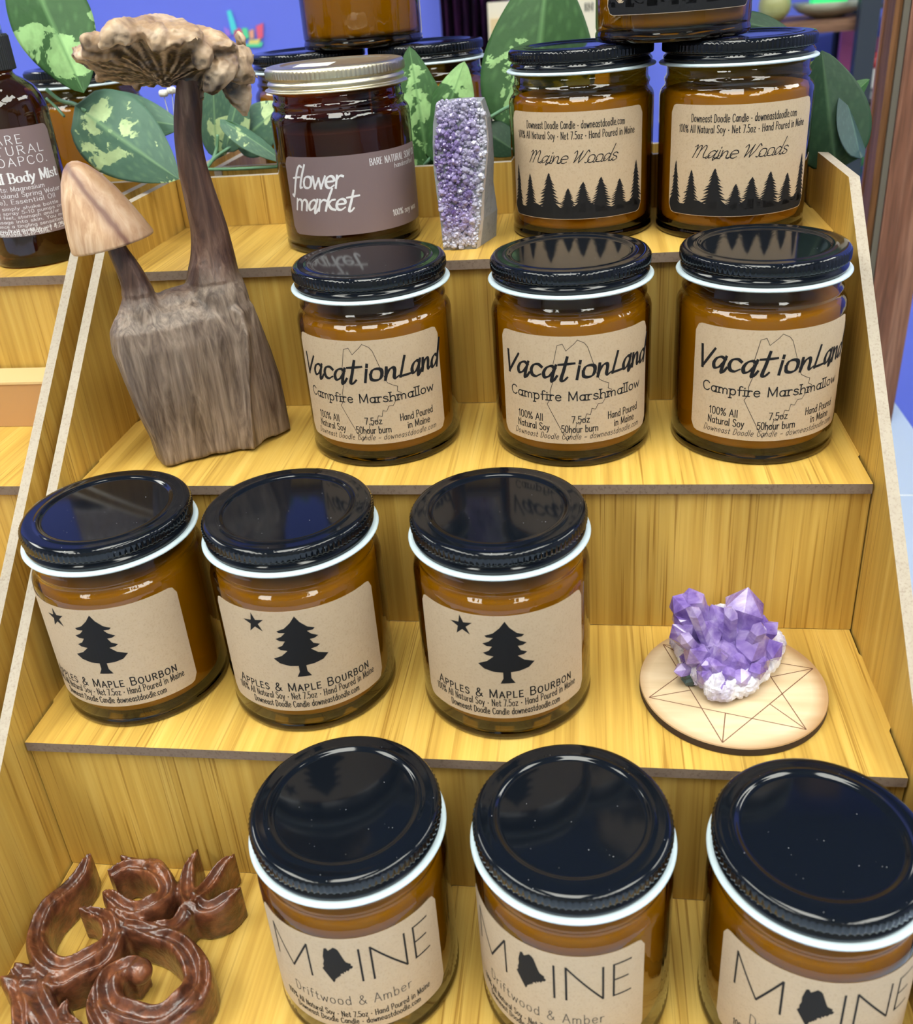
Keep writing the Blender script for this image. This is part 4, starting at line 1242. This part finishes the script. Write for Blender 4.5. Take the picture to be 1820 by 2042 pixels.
for i, (u, v_, y, r) in enumerate(((1346, 1188, .148, .0050), (1369, 1170, .152, .0062), (1424, 1203, .153, .0068), (1492, 1170, .154, .0088), (1527, 1228, .150, .0034), (1547, 1238, .147, .0040),
        (1452, 1236, .146, .0082), (1518, 1262, .138, .0082), (1400, 1240, .143, .0070), (1346, 1245, .142, .0056), (1372, 1290, .134, .0062), (1442, 1286, .134, .0086), (1478, 1322, .130, .0070),
        (1420, 1330, .128, .0052), (1560, 1286, .139, .0046), (1532, 1318, .134, .0046), (1398, 1330, .129, .0042), (1450, 1350, .126, .0046), (1408, 1205, .154, .0046), (1345, 1218, .146, .0042), (1398, 1352, .1265, .0044), (1436, 1376, .1225, .0050), (1482, 1362, .1245, .0052), (1520, 1340, .129, .0044))+tuple(small_ones)):
    tip = at(u, v_, 1, y)
    b_ = Vector((root.x+(tip.x-root.x)*.35, root.y+(tip.y-root.y)*.4, zc+.004))
    hexcrystal(b_, tip, r, .37*i)

# ------------------------------------------------------------------ amethyst tower
zt = Z[3]
P1 = at(884, 499, 2, zt); P2 = at(950, 496, 2, zt); P3 = at(990, 470, 2, zt)
ctr = Vector(((P1.x+P3.x)/2, (P1.y+P3.y)/2+.004, zt))
t = thing('amethyst_tower', ctr, 'upright grey geode slice with lilac crystal face, between two candles on the top step', 'crystal tower')
levs = []
for u1, u2, u3, v_ in ((884, 950, 990, 498), (878, 957, 992, 440), (870, 962, 984, 380), (864, 968, 985, 330), (862, 972, 982, 280), (863, 968, 978, 240), (868, 958, 966, 203)):
    z = at(u2, v_, 1, P2.y+.001).z if v_ < 498 else zt
    k = (z-zt)/.066
    a_ = at(u1, v_, 1, P1.y+.001*k); b_ = at(u2, v_, 1, P2.y+.001*k); c_ = at(u3, v_-12*(1-k*.4), 1, P3.y-.006*k)
    levs.append((z, a_, b_, c_))
mb = MB(); rows = []
for z, a_, b_, c_ in levs:
    d_ = Vector((a_.x+.006, c_.y+.003, z))
    ring = [a_, a_.lerp(b_, .33), a_.lerp(b_, .66), b_, b_.lerp(c_, .2), b_.lerp(c_, .6), c_, c_.lerp(d_, .5)+Vector((0, .002, 0)), d_, d_.lerp(a_, .5)+Vector((-.002, 0, 0))]
    rows.append(len(mb.v))
    for q in ring: mb.v.append((q.x, q.y, z))
for a0, b0 in zip(rows, rows[1:]):
    for i in range(10):
        j = (i+1) % 10; mb.f.append((a0+i, a0+j, b0+j, b0+i)); mb.m.append(1 if i == 3 else 0)
mb.f.append(tuple(rows[0]+i for i in range(10))[::-1]); mb.m.append(0)
mb.f.append(tuple(rows[-1]+i for i in range(10))); mb.m.append(0)
mb.build('stone_body', [MAT['grey_stone'], MAT['banded_rind']], t, org=ctr)
# druzy face: a dense crust of small crystal points
rnd = random.Random(5)
mb = MB(); vals = []
zz0, zz1 = levs[0][0]+.001, levs[-1][0]
for k in range(1500):
    z = rnd.uniform(zz0, zz1+.0012); s_ = rnd.uniform(.05, .97)
    i = 0
    while i < len(levs)-2 and levs[i+1][0] < z: i += 1
    q = min(1, (z-levs[i][0])/(levs[i+1][0]-levs[i][0]))
    a_ = levs[i][1].lerp(levs[i+1][1], q); b_ = levs[i][2].lerp(levs[i+1][2], q)
    p = a_.lerp(b_, s_); p.z = z
    depth = .0016*sin(pi*s_)*(1.2+noise.noise(Vector((s_*3, z*60, 0))))
    hollow = noise.noise(Vector((s_*2.4+3, z*55, 1)))
    r = rnd.uniform(.0006, .0013)*(1.5 if rnd.random() < .12 else 1)
    edge = max(0, min(1, (s_-.70)*4.5+rnd.uniform(-.25, .25)))
    low = max(0, min(1, (zt+.016-z)/.012))*.7
    up = max(0, min(1, (z-zz1+.012)/.01))*.5
    pale = max(edge*.8, low, up, .25*rnd.random()+.25*max(0, -hollow), .5 if (hollow < -.22 and rnd.random() < .5) else 0)
    c0 = len(mb.v)
    d = Vector((rnd.uniform(-.5, .5), -1, rnd.uniform(-.3, .7))).normalized()
    e_ = d.cross(Vector((0, 0, 1))).normalized(); g_ = d.cross(e_); tw = rnd.random()*pi
    base = p+Vector((0, .0006, 0))
    for s2_, rr in ((0, 1), (.55, .95)):
        for j in range(6):
            w = tw+j*pi/3
            mb.v.append(tuple(base+d*(r*1.5*s2_+depth*.5)+(e_*cos(w)+g_*sin(w))*r*rr))
    mb.v.append(tuple(base+d*(r*1.6+depth*.5)))
    for j in range(6):
        j2 = (j+1) % 6
        mb.f += [(c0+j, c0+j2, c0+6+j2, c0+6+j), (c0+6+j, c0+6+j2, c0+12)]; mb.m += [0, 0]
    mb.f.append(tuple(c0+j for j in range(6))[::-1]); mb.m.append(0)
    vals += [pale]*13
o = mb.build('crystal_face', MAT['amethyst_druzy'], t, org=ctr)
ca = o.data.color_attributes.new('pale', 'FLOAT_COLOR', 'POINT')
for i, x in enumerate(vals): ca.data[i].color = (x, x, x, 1)
o['kind'] = 'stuff'

# ------------------------------------------------------------------ artificial vines
def leaf(parent, base, tip, wid, mat, face=(0, -1, .3), fold=.25, curl=.12, heart=.62, org=None, asym=0.0, wave=.0):
    base = Vector(base); tip = Vector(tip); d = tip-base; L = d.length; d.normalize()
    nrm = Vector(face); nrm = (nrm-d*nrm.dot(d)).normalized(); sd = d.cross(nrm)
    NU, NV = 22, 12; v = []; f = []; vein = []
    for i in range(NU+1):
        u = i/NU
        w = wid*.5*max(0, sin(pi*(u**heart)))**.72
        if u == 0 or u == 1: w = 0
        back = -.10*L*(1-u)**4
        for j in range(-NV, NV+1):
            s = j/NV
            x = s*w*(1+asym*(1 if s > 0 else -1))
            lobe = -.10*L*abs(s)**1.6*max(0, 1-u*3.2)
            h = -fold*abs(x)*.9+curl*L*(u*(1-u)*2-u*u*.4)-curl*.4*x*x/max(wid, 1e-4)+wave*wid*sin(9*u+3*s)*abs(s)
            v.append(base+d*(L*u+lobe)+sd*x+nrm*h)
            vv = 1.0 if j == 0 else 0.0
            k = (u*7+abs(s)*1.5) % 1.0
            if abs(s) < .9 and k < .10 and j != 0: vv = .35
            vein.append(vv)
    n = 2*NV+1
    for i in range(NU):
        for j in range(n-1):
            f.append((i*n+j, i*n+j+1, (i+1)*n+j+1, (i+1)*n+j))
    o = obj('leaf', v, f, MAT[mat], parent, True, org)
    ca = o.data.color_attributes.new('vein', 'FLOAT_COLOR', 'POINT')
    for i, x in enumerate(vein): ca.data[i].color = (x*.8,)*3+(1,)
    md = o.modifiers.new('thickness', 'SOLIDIFY'); md.thickness = .0005; md.offset = 0
    return o

def stalk(parent, pts, r, org, name='stem'):
    c = catmull([tuple(p) for p in pts], 6)
    return MB().tube(c, r, 8).build(name, MAT['vine_stem'], parent, True, org)

o1 = Vector((-.03, .352, .2712))
t = thing('artificial_vine', o1, 'variegated artificial vine with three leaves beside the brown spray bottle', 'artificial plant', 'artificial vines')
leaf(t, at(52, -70, 1, .352), at(166, 184, 1, .336), .044, 'leaf_dark', (.35, -1, .25), .35, .05, .75, o1)
leaf(t, at(166, 226, 1, .366), at(362, 250, 1, .352), .032, 'leaf_pale', (0, -1, .5), .2, .05, .62, o1)
leaf(t, at(168, 224, 1, .346), at(354, 356, 1, .328), .046, 'leaf_pale', (.1, -1, .35), .22, .06, .60, o1)
stalk(t, [at(92, 178, 1, .356), at(120, 200, 1, .356), at(150, 208, 1, .352), at(170, 222, 1, .346)], .0012, o1)
stalk(t, [at(92, 196, 1, .357), at(112, 214, 1, .356), at(128, 232, 1, .352)], .0008, o1)

o2 = Vector((.035, .392, .2712))
t = thing('artificial_vine', o2, 'green artificial vine sprig between the tall mushroom stem and gold lidded jar', 'artificial plant', 'artificial vines')
leaf(t, at(432, 302, 1, .402), at(424, 150, 1, .402), .023, 'leaf_pale', (.1, -1, .2), .3, .05, .7, o2)
leaf(t, at(452, 292, 1, .401), at(482, 170, 1, .404), .022, 'leaf_pale', (-.2, -1, .2), .3, .05, .7, o2)
leaf(t, at(478, 285, 1, .408), at(566, 208, 1, .400), .031, 'leaf_pale', (0, -1, .5), .2, .05, .65, o2)
leaf(t, at(450, 246, 1, .388), at(566, 322, 1, .380), .014, 'leaf_pale', (.3, -.7, .9), .5, .05, .7, o2)
leaf(t, at(490, 292, 1, .392), at(448, 240, 1, .390), .011, 'leaf_dark', (-.3, -1, .1), .3, .05, .7, o2)
stalk(t, [at(434, 268, 1, .402), at(432, 296, 1, .401), at(424, 318, 1, .396), at(410, 337, 1, .389)], .0011, o2)
stalk(t, [at(478, 282, 1, .404), at(456, 296, 1, .401), at(436, 309, 1, .398), at(424, 320, 1, .396)], .0011, o2)
stalk(t, [at(404, 338, 1, .3875), at(470, 337, 1, .3870), at(560, 332, 1, .3865)], .0010, o2)

o3 = Vector((.165, .388, .2712))
t = thing('artificial_vine', o3, 'dark green artificial vine with broad leaves behind the crystal tower', 'artificial plant', 'artificial vines')
leaf(t, at(852, 322, 1, .388), at(816, 92, 1, .396), .036, 'leaf_dark', (.2, -1, .25), .3, .07, .55, o3)
leaf(t, at(868, 306, 1, .384), at(925, 122, 1, .388), .034, 'leaf_dark', (-.3, -1, .25), .35, .05, .62, o3)
leaf(t, at(968, 262, 1, .388), at(1034, 306, 1, .384), .021, 'leaf_deep', (0, -1, .4), .3, .05, .6, o3)
leaf(t, at(1062, 236, 1, .402), at(1094, -90, 1, .424), .068, 'leaf_dark', (0, -1, .15), .2, .05, .55, o3)
stalk(t, [at(846, 330, 1, .386), at(900, 268, 1, .387), at(965, 240, 1, .388), at(1030, 208, 1, .398), at(1062, 232, 1, .402)], .0011, o3)

o4 = Vector((.385, .37, .2706))
t = thing('artificial_vine', o4, 'dark folded artificial vine leaves right of the forest label candles', 'artificial plant', 'artificial vines')
leaf(t, at(1664, 318, 1, .350), at(1638, 100, 1, .366), .040, 'leaf_deep', (-.25, -1, .2), .25, .04, .62, o4)
leaf(t, at(1712, 304, 1, .343), at(1680, 176, 1, .362), .019, 'leaf_slate', (.6, -.8, .2), .3, .04, .62, o4)
leaf(t, at(1668, 214, 1, .392), at(1734, 158, 1, .402), .015, 'leaf_dark', (.3, -1, .2), .3, .05, .5, o4)
leaf(t, at(1606, 168, 1, .372), at(1652, 112, 1, .372), .013, 'leaf_lime', (.1, -1, .2), .2, .05, .6, o4)
leaf(t, at(1470, 44, 1, .420), at(1582, 66, 1, .420), .017, 'leaf_deep', (0, -1, .5), .3, .05, .55, o4)
stalk(t, [at(1490, 62, 1, .42), at(1560, 100, 1, .40), at(1620, 130, 1, .375), at(1640, 122, 1, .367)], .0010, o4)
stalk(t, [at(1640, 122, 1, .367), at(1655, 152, 1, .375), at(1668, 212, 1, .391)], .0010, o4)

# dried white blossoms
o5 = Vector((-.008, .42, .245))
t = thing('dried_flower_sprig', o5, 'sprig of small dried white blossoms behind the tall mushroom stem', 'dried flowers')
for i, (u, v_, ub, vb) in enumerate(((327, 192, 345, 262), (343, 186, 350, 262), (380, 256, 372, 330), (392, 268, 378, 340), (388, 300, 380, 345))):
    p = at(u, v_, 1, .42); b_ = at(ub, vb, 1, .42)
    st_ = MB().tube([b_, b_.lerp(p, .5), p], .0003, 6).build('stem', MAT['straw_stem'], t, True, o5)
    mb = MB()
    for k in range(6):
        a_ = k*pi/3; d = Vector((cos(a_), sin(a_), .5)).normalized()
        mb.ball(p+d*.0017+Vector((0, 0, .001)), (.0017, .0017, .0022), 7, 5)
    mb.build('blossom', MAT['dried_petal'], t, True, o5)

# ------------------------------------------------------------------ mahogany post at the right
yp = .594
pL = at(1762, 420, 1, yp)
t = thing('mahogany_post', (pL.x+.02, yp+.03, TZ), 'reddish mahogany two-board post standing right of the display, behind its right panel', 'post')
o0 = t.location.copy()
zb, zt_ = TZ, .62
xL = at(1762, 420, 1, yp).x
xRb = at(1776, 845, 1, yp).x; q2 = at(1820, 590, 1, yp)
xRt = xRb+(q2.x-xRb)/(q2.z-zb)*(zt_-zb)
poly = [(xL, zb), (xRb, zb), (xRt, zt_), (xL, zt_)]
MB().prism(poly, 1, yp, yp+.018).build('front_board', MAT['mahogany_light'], t, org=o0)
MB().box((xL-.0050, yp+.001, zb), (xL-.0006, yp+.008, zt_)).build('corner_strip', MAT['grey_strip'], t, org=o0)
MB().box((xL-.0105, yp+.003, zb), (xL-.0054, yp+.026, zt_)).build('side_board', MAT['mahogany_dark'], t, org=o0)
MB().box((xL-.0118, yp+.0265, zb), (xL-.004, yp+.030, zt_)).build('back_lip', MAT['mahogany_light'], t, org=o0)

# ------------------------------------------------------------------ far background
o = MB()
nf = 40; v = []
xa, xb = at(884, 100, 1, 1.58).x, at(1016, 100, 1, 1.58).x
for i in range(nf+1):
    x = xa+(xb-xa)*i/nf
    v.append((x, 1.575+.016*sin(i*1.15)+.006*sin(i*2.7), 0))
mbd = MB()
for zz in (.12, 1.2): mbd.v += [(p[0], p[1], zz) for p in v]
for zz in (.12, 1.2): mbd.v += [(p[0], p[1]+.008, zz) for p in v]
N1 = nf+1
for i in range(nf):
    mbd.f += [(i, i+1, N1+i+1, N1+i), (2*N1+i, 3*N1+i, 3*N1+i+1, 2*N1+i+1), (i, 2*N1+i, 2*N1+i+1, i+1), (N1+i, N1+i+1, 3*N1+i+1, 3*N1+i)]
mbd.f += [(0, N1, 3*N1, 2*N1), (nf, 2*N1+nf, 3*N1+nf, N1+nf)]
mbd.m = [0]*len(mbd.f)
tag(mbd.build('velvet_drape', MAT['purple_velvet'], smooth=True), 'dark purple velvet drape hanging in the background behind the stacked jars', 'curtain')

y_ = 1.50
A_ = at(972, 22, 1, y_); Bq = at(1000, 262, 1, y_); xr = at(1215, 20, 1, y_).x
t = thing('cream_sign', ((A_.x+xr)/2, y_, Bq.z), 'cream sign board with dark capital letters behind the upright leaf', 'sign')
o0 = t.location.copy()
MB().box((A_.x, y_, Bq.z), (xr, y_+.012, A_.z+.012)).build('board', MAT['cream_board'], t, org=o0)
MB().box((A_.x+.004, y_-.004, at(990, 120, 1, y_).z), (A_.x+.026, y_-.0005, A_.z-.012)).build('inner_frame', MAT['cream_shade'], t, org=o0)
L1 = at(1166, 22, 1, y_-.002); L2 = at(1182, 6, 1, y_-.002)
st_, w_ = strokes_of('IN', L2.z-L1.z, track=.2)
mb = MB()
for pl in st_:
    for q in ribbon(pl, .0022):
        mb.add([(L1.x+p.x*(L2.x-L1.x)/w_, y_-.0006, L1.z+p.y) for p in q], [(0, 1, 2, 3)])
mb.build('lettering', MAT['black_ink'], t, org=o0)

# rainbow light cast by a prism, painted as coloured pieces on the wall
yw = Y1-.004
t = thing('painted_rainbow_light', at(480, 70, 1, yw), 'rainbow light patch painted in coloured pieces on the blue wall above the mushroom cap', 'painted light patch')
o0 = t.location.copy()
for i, (pts, mt) in enumerate((([(452, 22), (460, 20), (474, 66), (462, 68)], 'painted_light_cyan'), ([(466, 62), (476, 56), (484, 64), (480, 78), (468, 74)], 'painted_light_red'), ([(482, 56), (492, 56), (496, 76), (486, 78)], 'painted_light_green'),
        ([(496, 62), (505, 58), (506, 76), (498, 78)], 'painted_light_orange'), ([(510, 52), (524, 46), (524, 74), (514, 80)], 'painted_light_red'), ([(496, 80), (520, 78), (514, 88), (496, 88)], 'painted_light_yellow'), ([(490, 88), (524, 84), (520, 94), (488, 94)], 'painted_light_green'), ([(446, 54), (456, 60), (460, 72), (450, 70)], 'painted_light_violet'), ([(474, 76), (486, 78), (488, 86), (476, 84)], 'painted_light_yellow'))):
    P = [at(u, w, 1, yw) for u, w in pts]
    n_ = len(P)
    obj('painted_light_piece', [tuple(p) for p in P]+[(p.x, p.y+.003, p.z) for p in P], [tuple(range(n_))]+[tuple(range(n_, 2*n_))[::-1]]+[(k, n_+k, n_+(k+1) % n_, (k+1) % n_) for k in range(n_)], MAT[mt], t, org=o0)

# shelving rack with minerals
ys = 1.40
t = thing('shelving_rack', (at(1735, 60, 1, ys).x, ys+.1, ZF), 'black metal rack with rustic wood shelves in the right background', 'shelf')
o0 = t.location.copy()
px_ = at(1738, 0, 1, ys).x; pz = at(1640, 44, 1, ys).z; pz2 = at(1745, 226, 1, ys).z
xl_ = at(1545, 40, 1, ys).x; xr_ = px_+.30
MB().box((px_-.014, ys, ZF), (px_+.014, ys+.022, 1.0)).build('post', MAT['black_metal'], t, org=o0)
x2_ = at(1668, 110, 1, ys+.26).x
MB().box((x2_-.016, ys+.24, ZF), (x2_+.016, ys+.26, pz-.014) if False else (x2_+.016, ys+.238, 1.0)).build('post', MAT['black_metal'], t, org=o0) if False else None
MB().box((x2_-.018, ys+.205, ZF), (x2_+.018, ys+.225, 1.0)).build('post', MAT['black_metal'], t, org=o0)
MB().box((xl_, ys+.024, pz-.016), (px_+.012, ys+.200, pz)).build('shelf_board', MAT['rack_wood'], t, org=o0)
MB().box((px_-.030, ys+.024, pz2-.016), (xr_, ys+.200, pz2)).build('shelf_board', MAT['rack_wood'], t, org=o0)
MB().box((px_+.016, ys+.024, at(1780, 8, 1, ys).z-.006), (xr_, ys+.200, at(1780, 8, 1, ys).z)).build('shelf_board', MAT['black_metal'], t, org=o0)
g_ = at(1715, 352, 1, ys).z
MB().box((at(1690, 352, 1, ys).x, ys+.024, g_-.005), (xr_, ys+.200, g_)).build('glass_shelf', MAT['shelf_glass'], t, org=o0)
g2_ = at(1715, 384, 1, ys).z
MB().box((at(1690, 384, 1, ys).x, ys+.024, g2_-.005), (xr_, ys+.200, g2_)).build('glass_shelf', MAT['shelf_glass'], t, org=o0)

yi = ys+.09
d_ = at(1650, 40, 1, yi)
mb = MB().lathe([(0, .001), (.022, .001), (.045, .010), (.058, .022), (.056, .023), (.043, .013), (.02, .005), (0, .005)], 32)
o = obj('abalone_dish', [(x, y*.75, z) for x, y, z in mb.v], mb.f, MAT['silver_shell'], None, True)
o.location = (d_.x, yi, pz); tag(o, 'shallow silvery shell dish on the rack shelf at upper right', 'dish')
mb = MB().box((-.026, -.014, .0), (.026, .014, .075))
o = mb.build('green_lamp', MAT['green_glow']); o.location = (d_.x-.002, yi, pz+.0062)
md = o.modifiers.new('bevel', 'BEVEL'); md.width = .004; md.segments = 2
tag(o, 'glowing bright green block standing in the shell dish', 'lamp')
bq = at(1545, 4, 1, ys+.06)
o = MB().ball((0, 0, 0), (.024, .024, .024), 24, 14, nz=.03).build('stone_sphere', MAT['olive_stone'], None, True); o.location = (bq.x, ys+.06, pz+.0242)
tag(o, 'olive polished stone sphere left of the shell dish on the rack', 'stone sphere')
def card(u0, v0, u1, v1, y, mat, name, label, cat, th=.008):
    a_ = at(u0, v0, 1, y); b_ = at(u1, v1, 1, y)
    o = MB().box((-(b_.x-a_.x)/2, 0, 0), ((b_.x-a_.x)/2, th, a_.z-b_.z)).build(name, MAT[mat])
    o.location = ((a_.x+b_.x)/2, y, b_.z)
    md = o.modifiers.new('bevel', 'BEVEL'); md.width = .002; md.segments = 2
    return tag(o, label, cat)
zs2 = pz2
pk = at(1690, 60, 1, ys+.16); 
o = MB().box((-.020, 0, 0), (.020, .012, pk.z-zs2)).build('pink_card', MAT['pink_card']); o.location = (at(1694, 120, 1, ys+.16).x+.004, ys+.165, zs2)
tag(o, 'narrow pink card left of the black rack post', 'card')
o = MB().box((-.045, 0, 0), (.045, .012, (pk.z-zs2)*.86)).build('pink_card', MAT['pink_card']); o.location = (at(1760, 100, 1, ys+.16).x+.012, ys+.165, zs2+.0004)
tag(o, 'wide pink card right of the black rack post', 'card')
hq = at(1741, 128, 1, ys+.11)
mb = MB().ball((-.006, 0, .017), (.0085, .006, .009), 14, 8).ball((.006, 0, .017), (.0085, .006, .009), 14, 8).add([(-.0135, -.004, .014), (.0135, -.004, .014), (0, -.003, 0), (-.0135, .004, .014), (.0135, .004, .014), (0, .003, 0)], [(0, 2, 1), (3, 4, 5), (0, 1, 4, 3), (1, 2, 5, 4), (2, 0, 3, 5)])
o = mb.build('glass_heart', MAT['red_glass'], None, True); 
wq = at(1741, 165, 1, ys+.10)
wb = MB().box((-.024, -.012, 0), (.024, .012, .030)).build('white_stone_block', MAT['white_stone'])
md = wb.modifiers.new('bevel', 'BEVEL'); md.width = .005; md.segments = 2
rk = MB().ball((0, 0, .012), (.034, .022, .012), 16, 9, nz=.3, seed=2).build('grey_rock', MAT['grey_rock'], None, True)
rk.location = (wq.x+.004, ys+.10, zs2)
tag(rk, 'grey rough rock under the white stone block on the rack', 'rock')
wb.location = (wq.x, ys+.10, zs2+.0235); tag(wb, 'pale white stone block on the grey rock at right', 'stone')
o.location = (hq.x, ys+.10, zs2+.0538); tag(o, 'small red glass heart standing on the white stone block', 'heart')
gq = at(1706, 326, 1, ys+.07)
o = MB().ball((0, 0, 0), (.016, .016, .020), 20, 12).build('green_ornament', MAT['green_ball'], None, True); o.location = (gq.x+.004, ys+.07, g_+.0202)
tag(o, 'dark green ball on the glass shelf near the mahogany post', 'ornament')
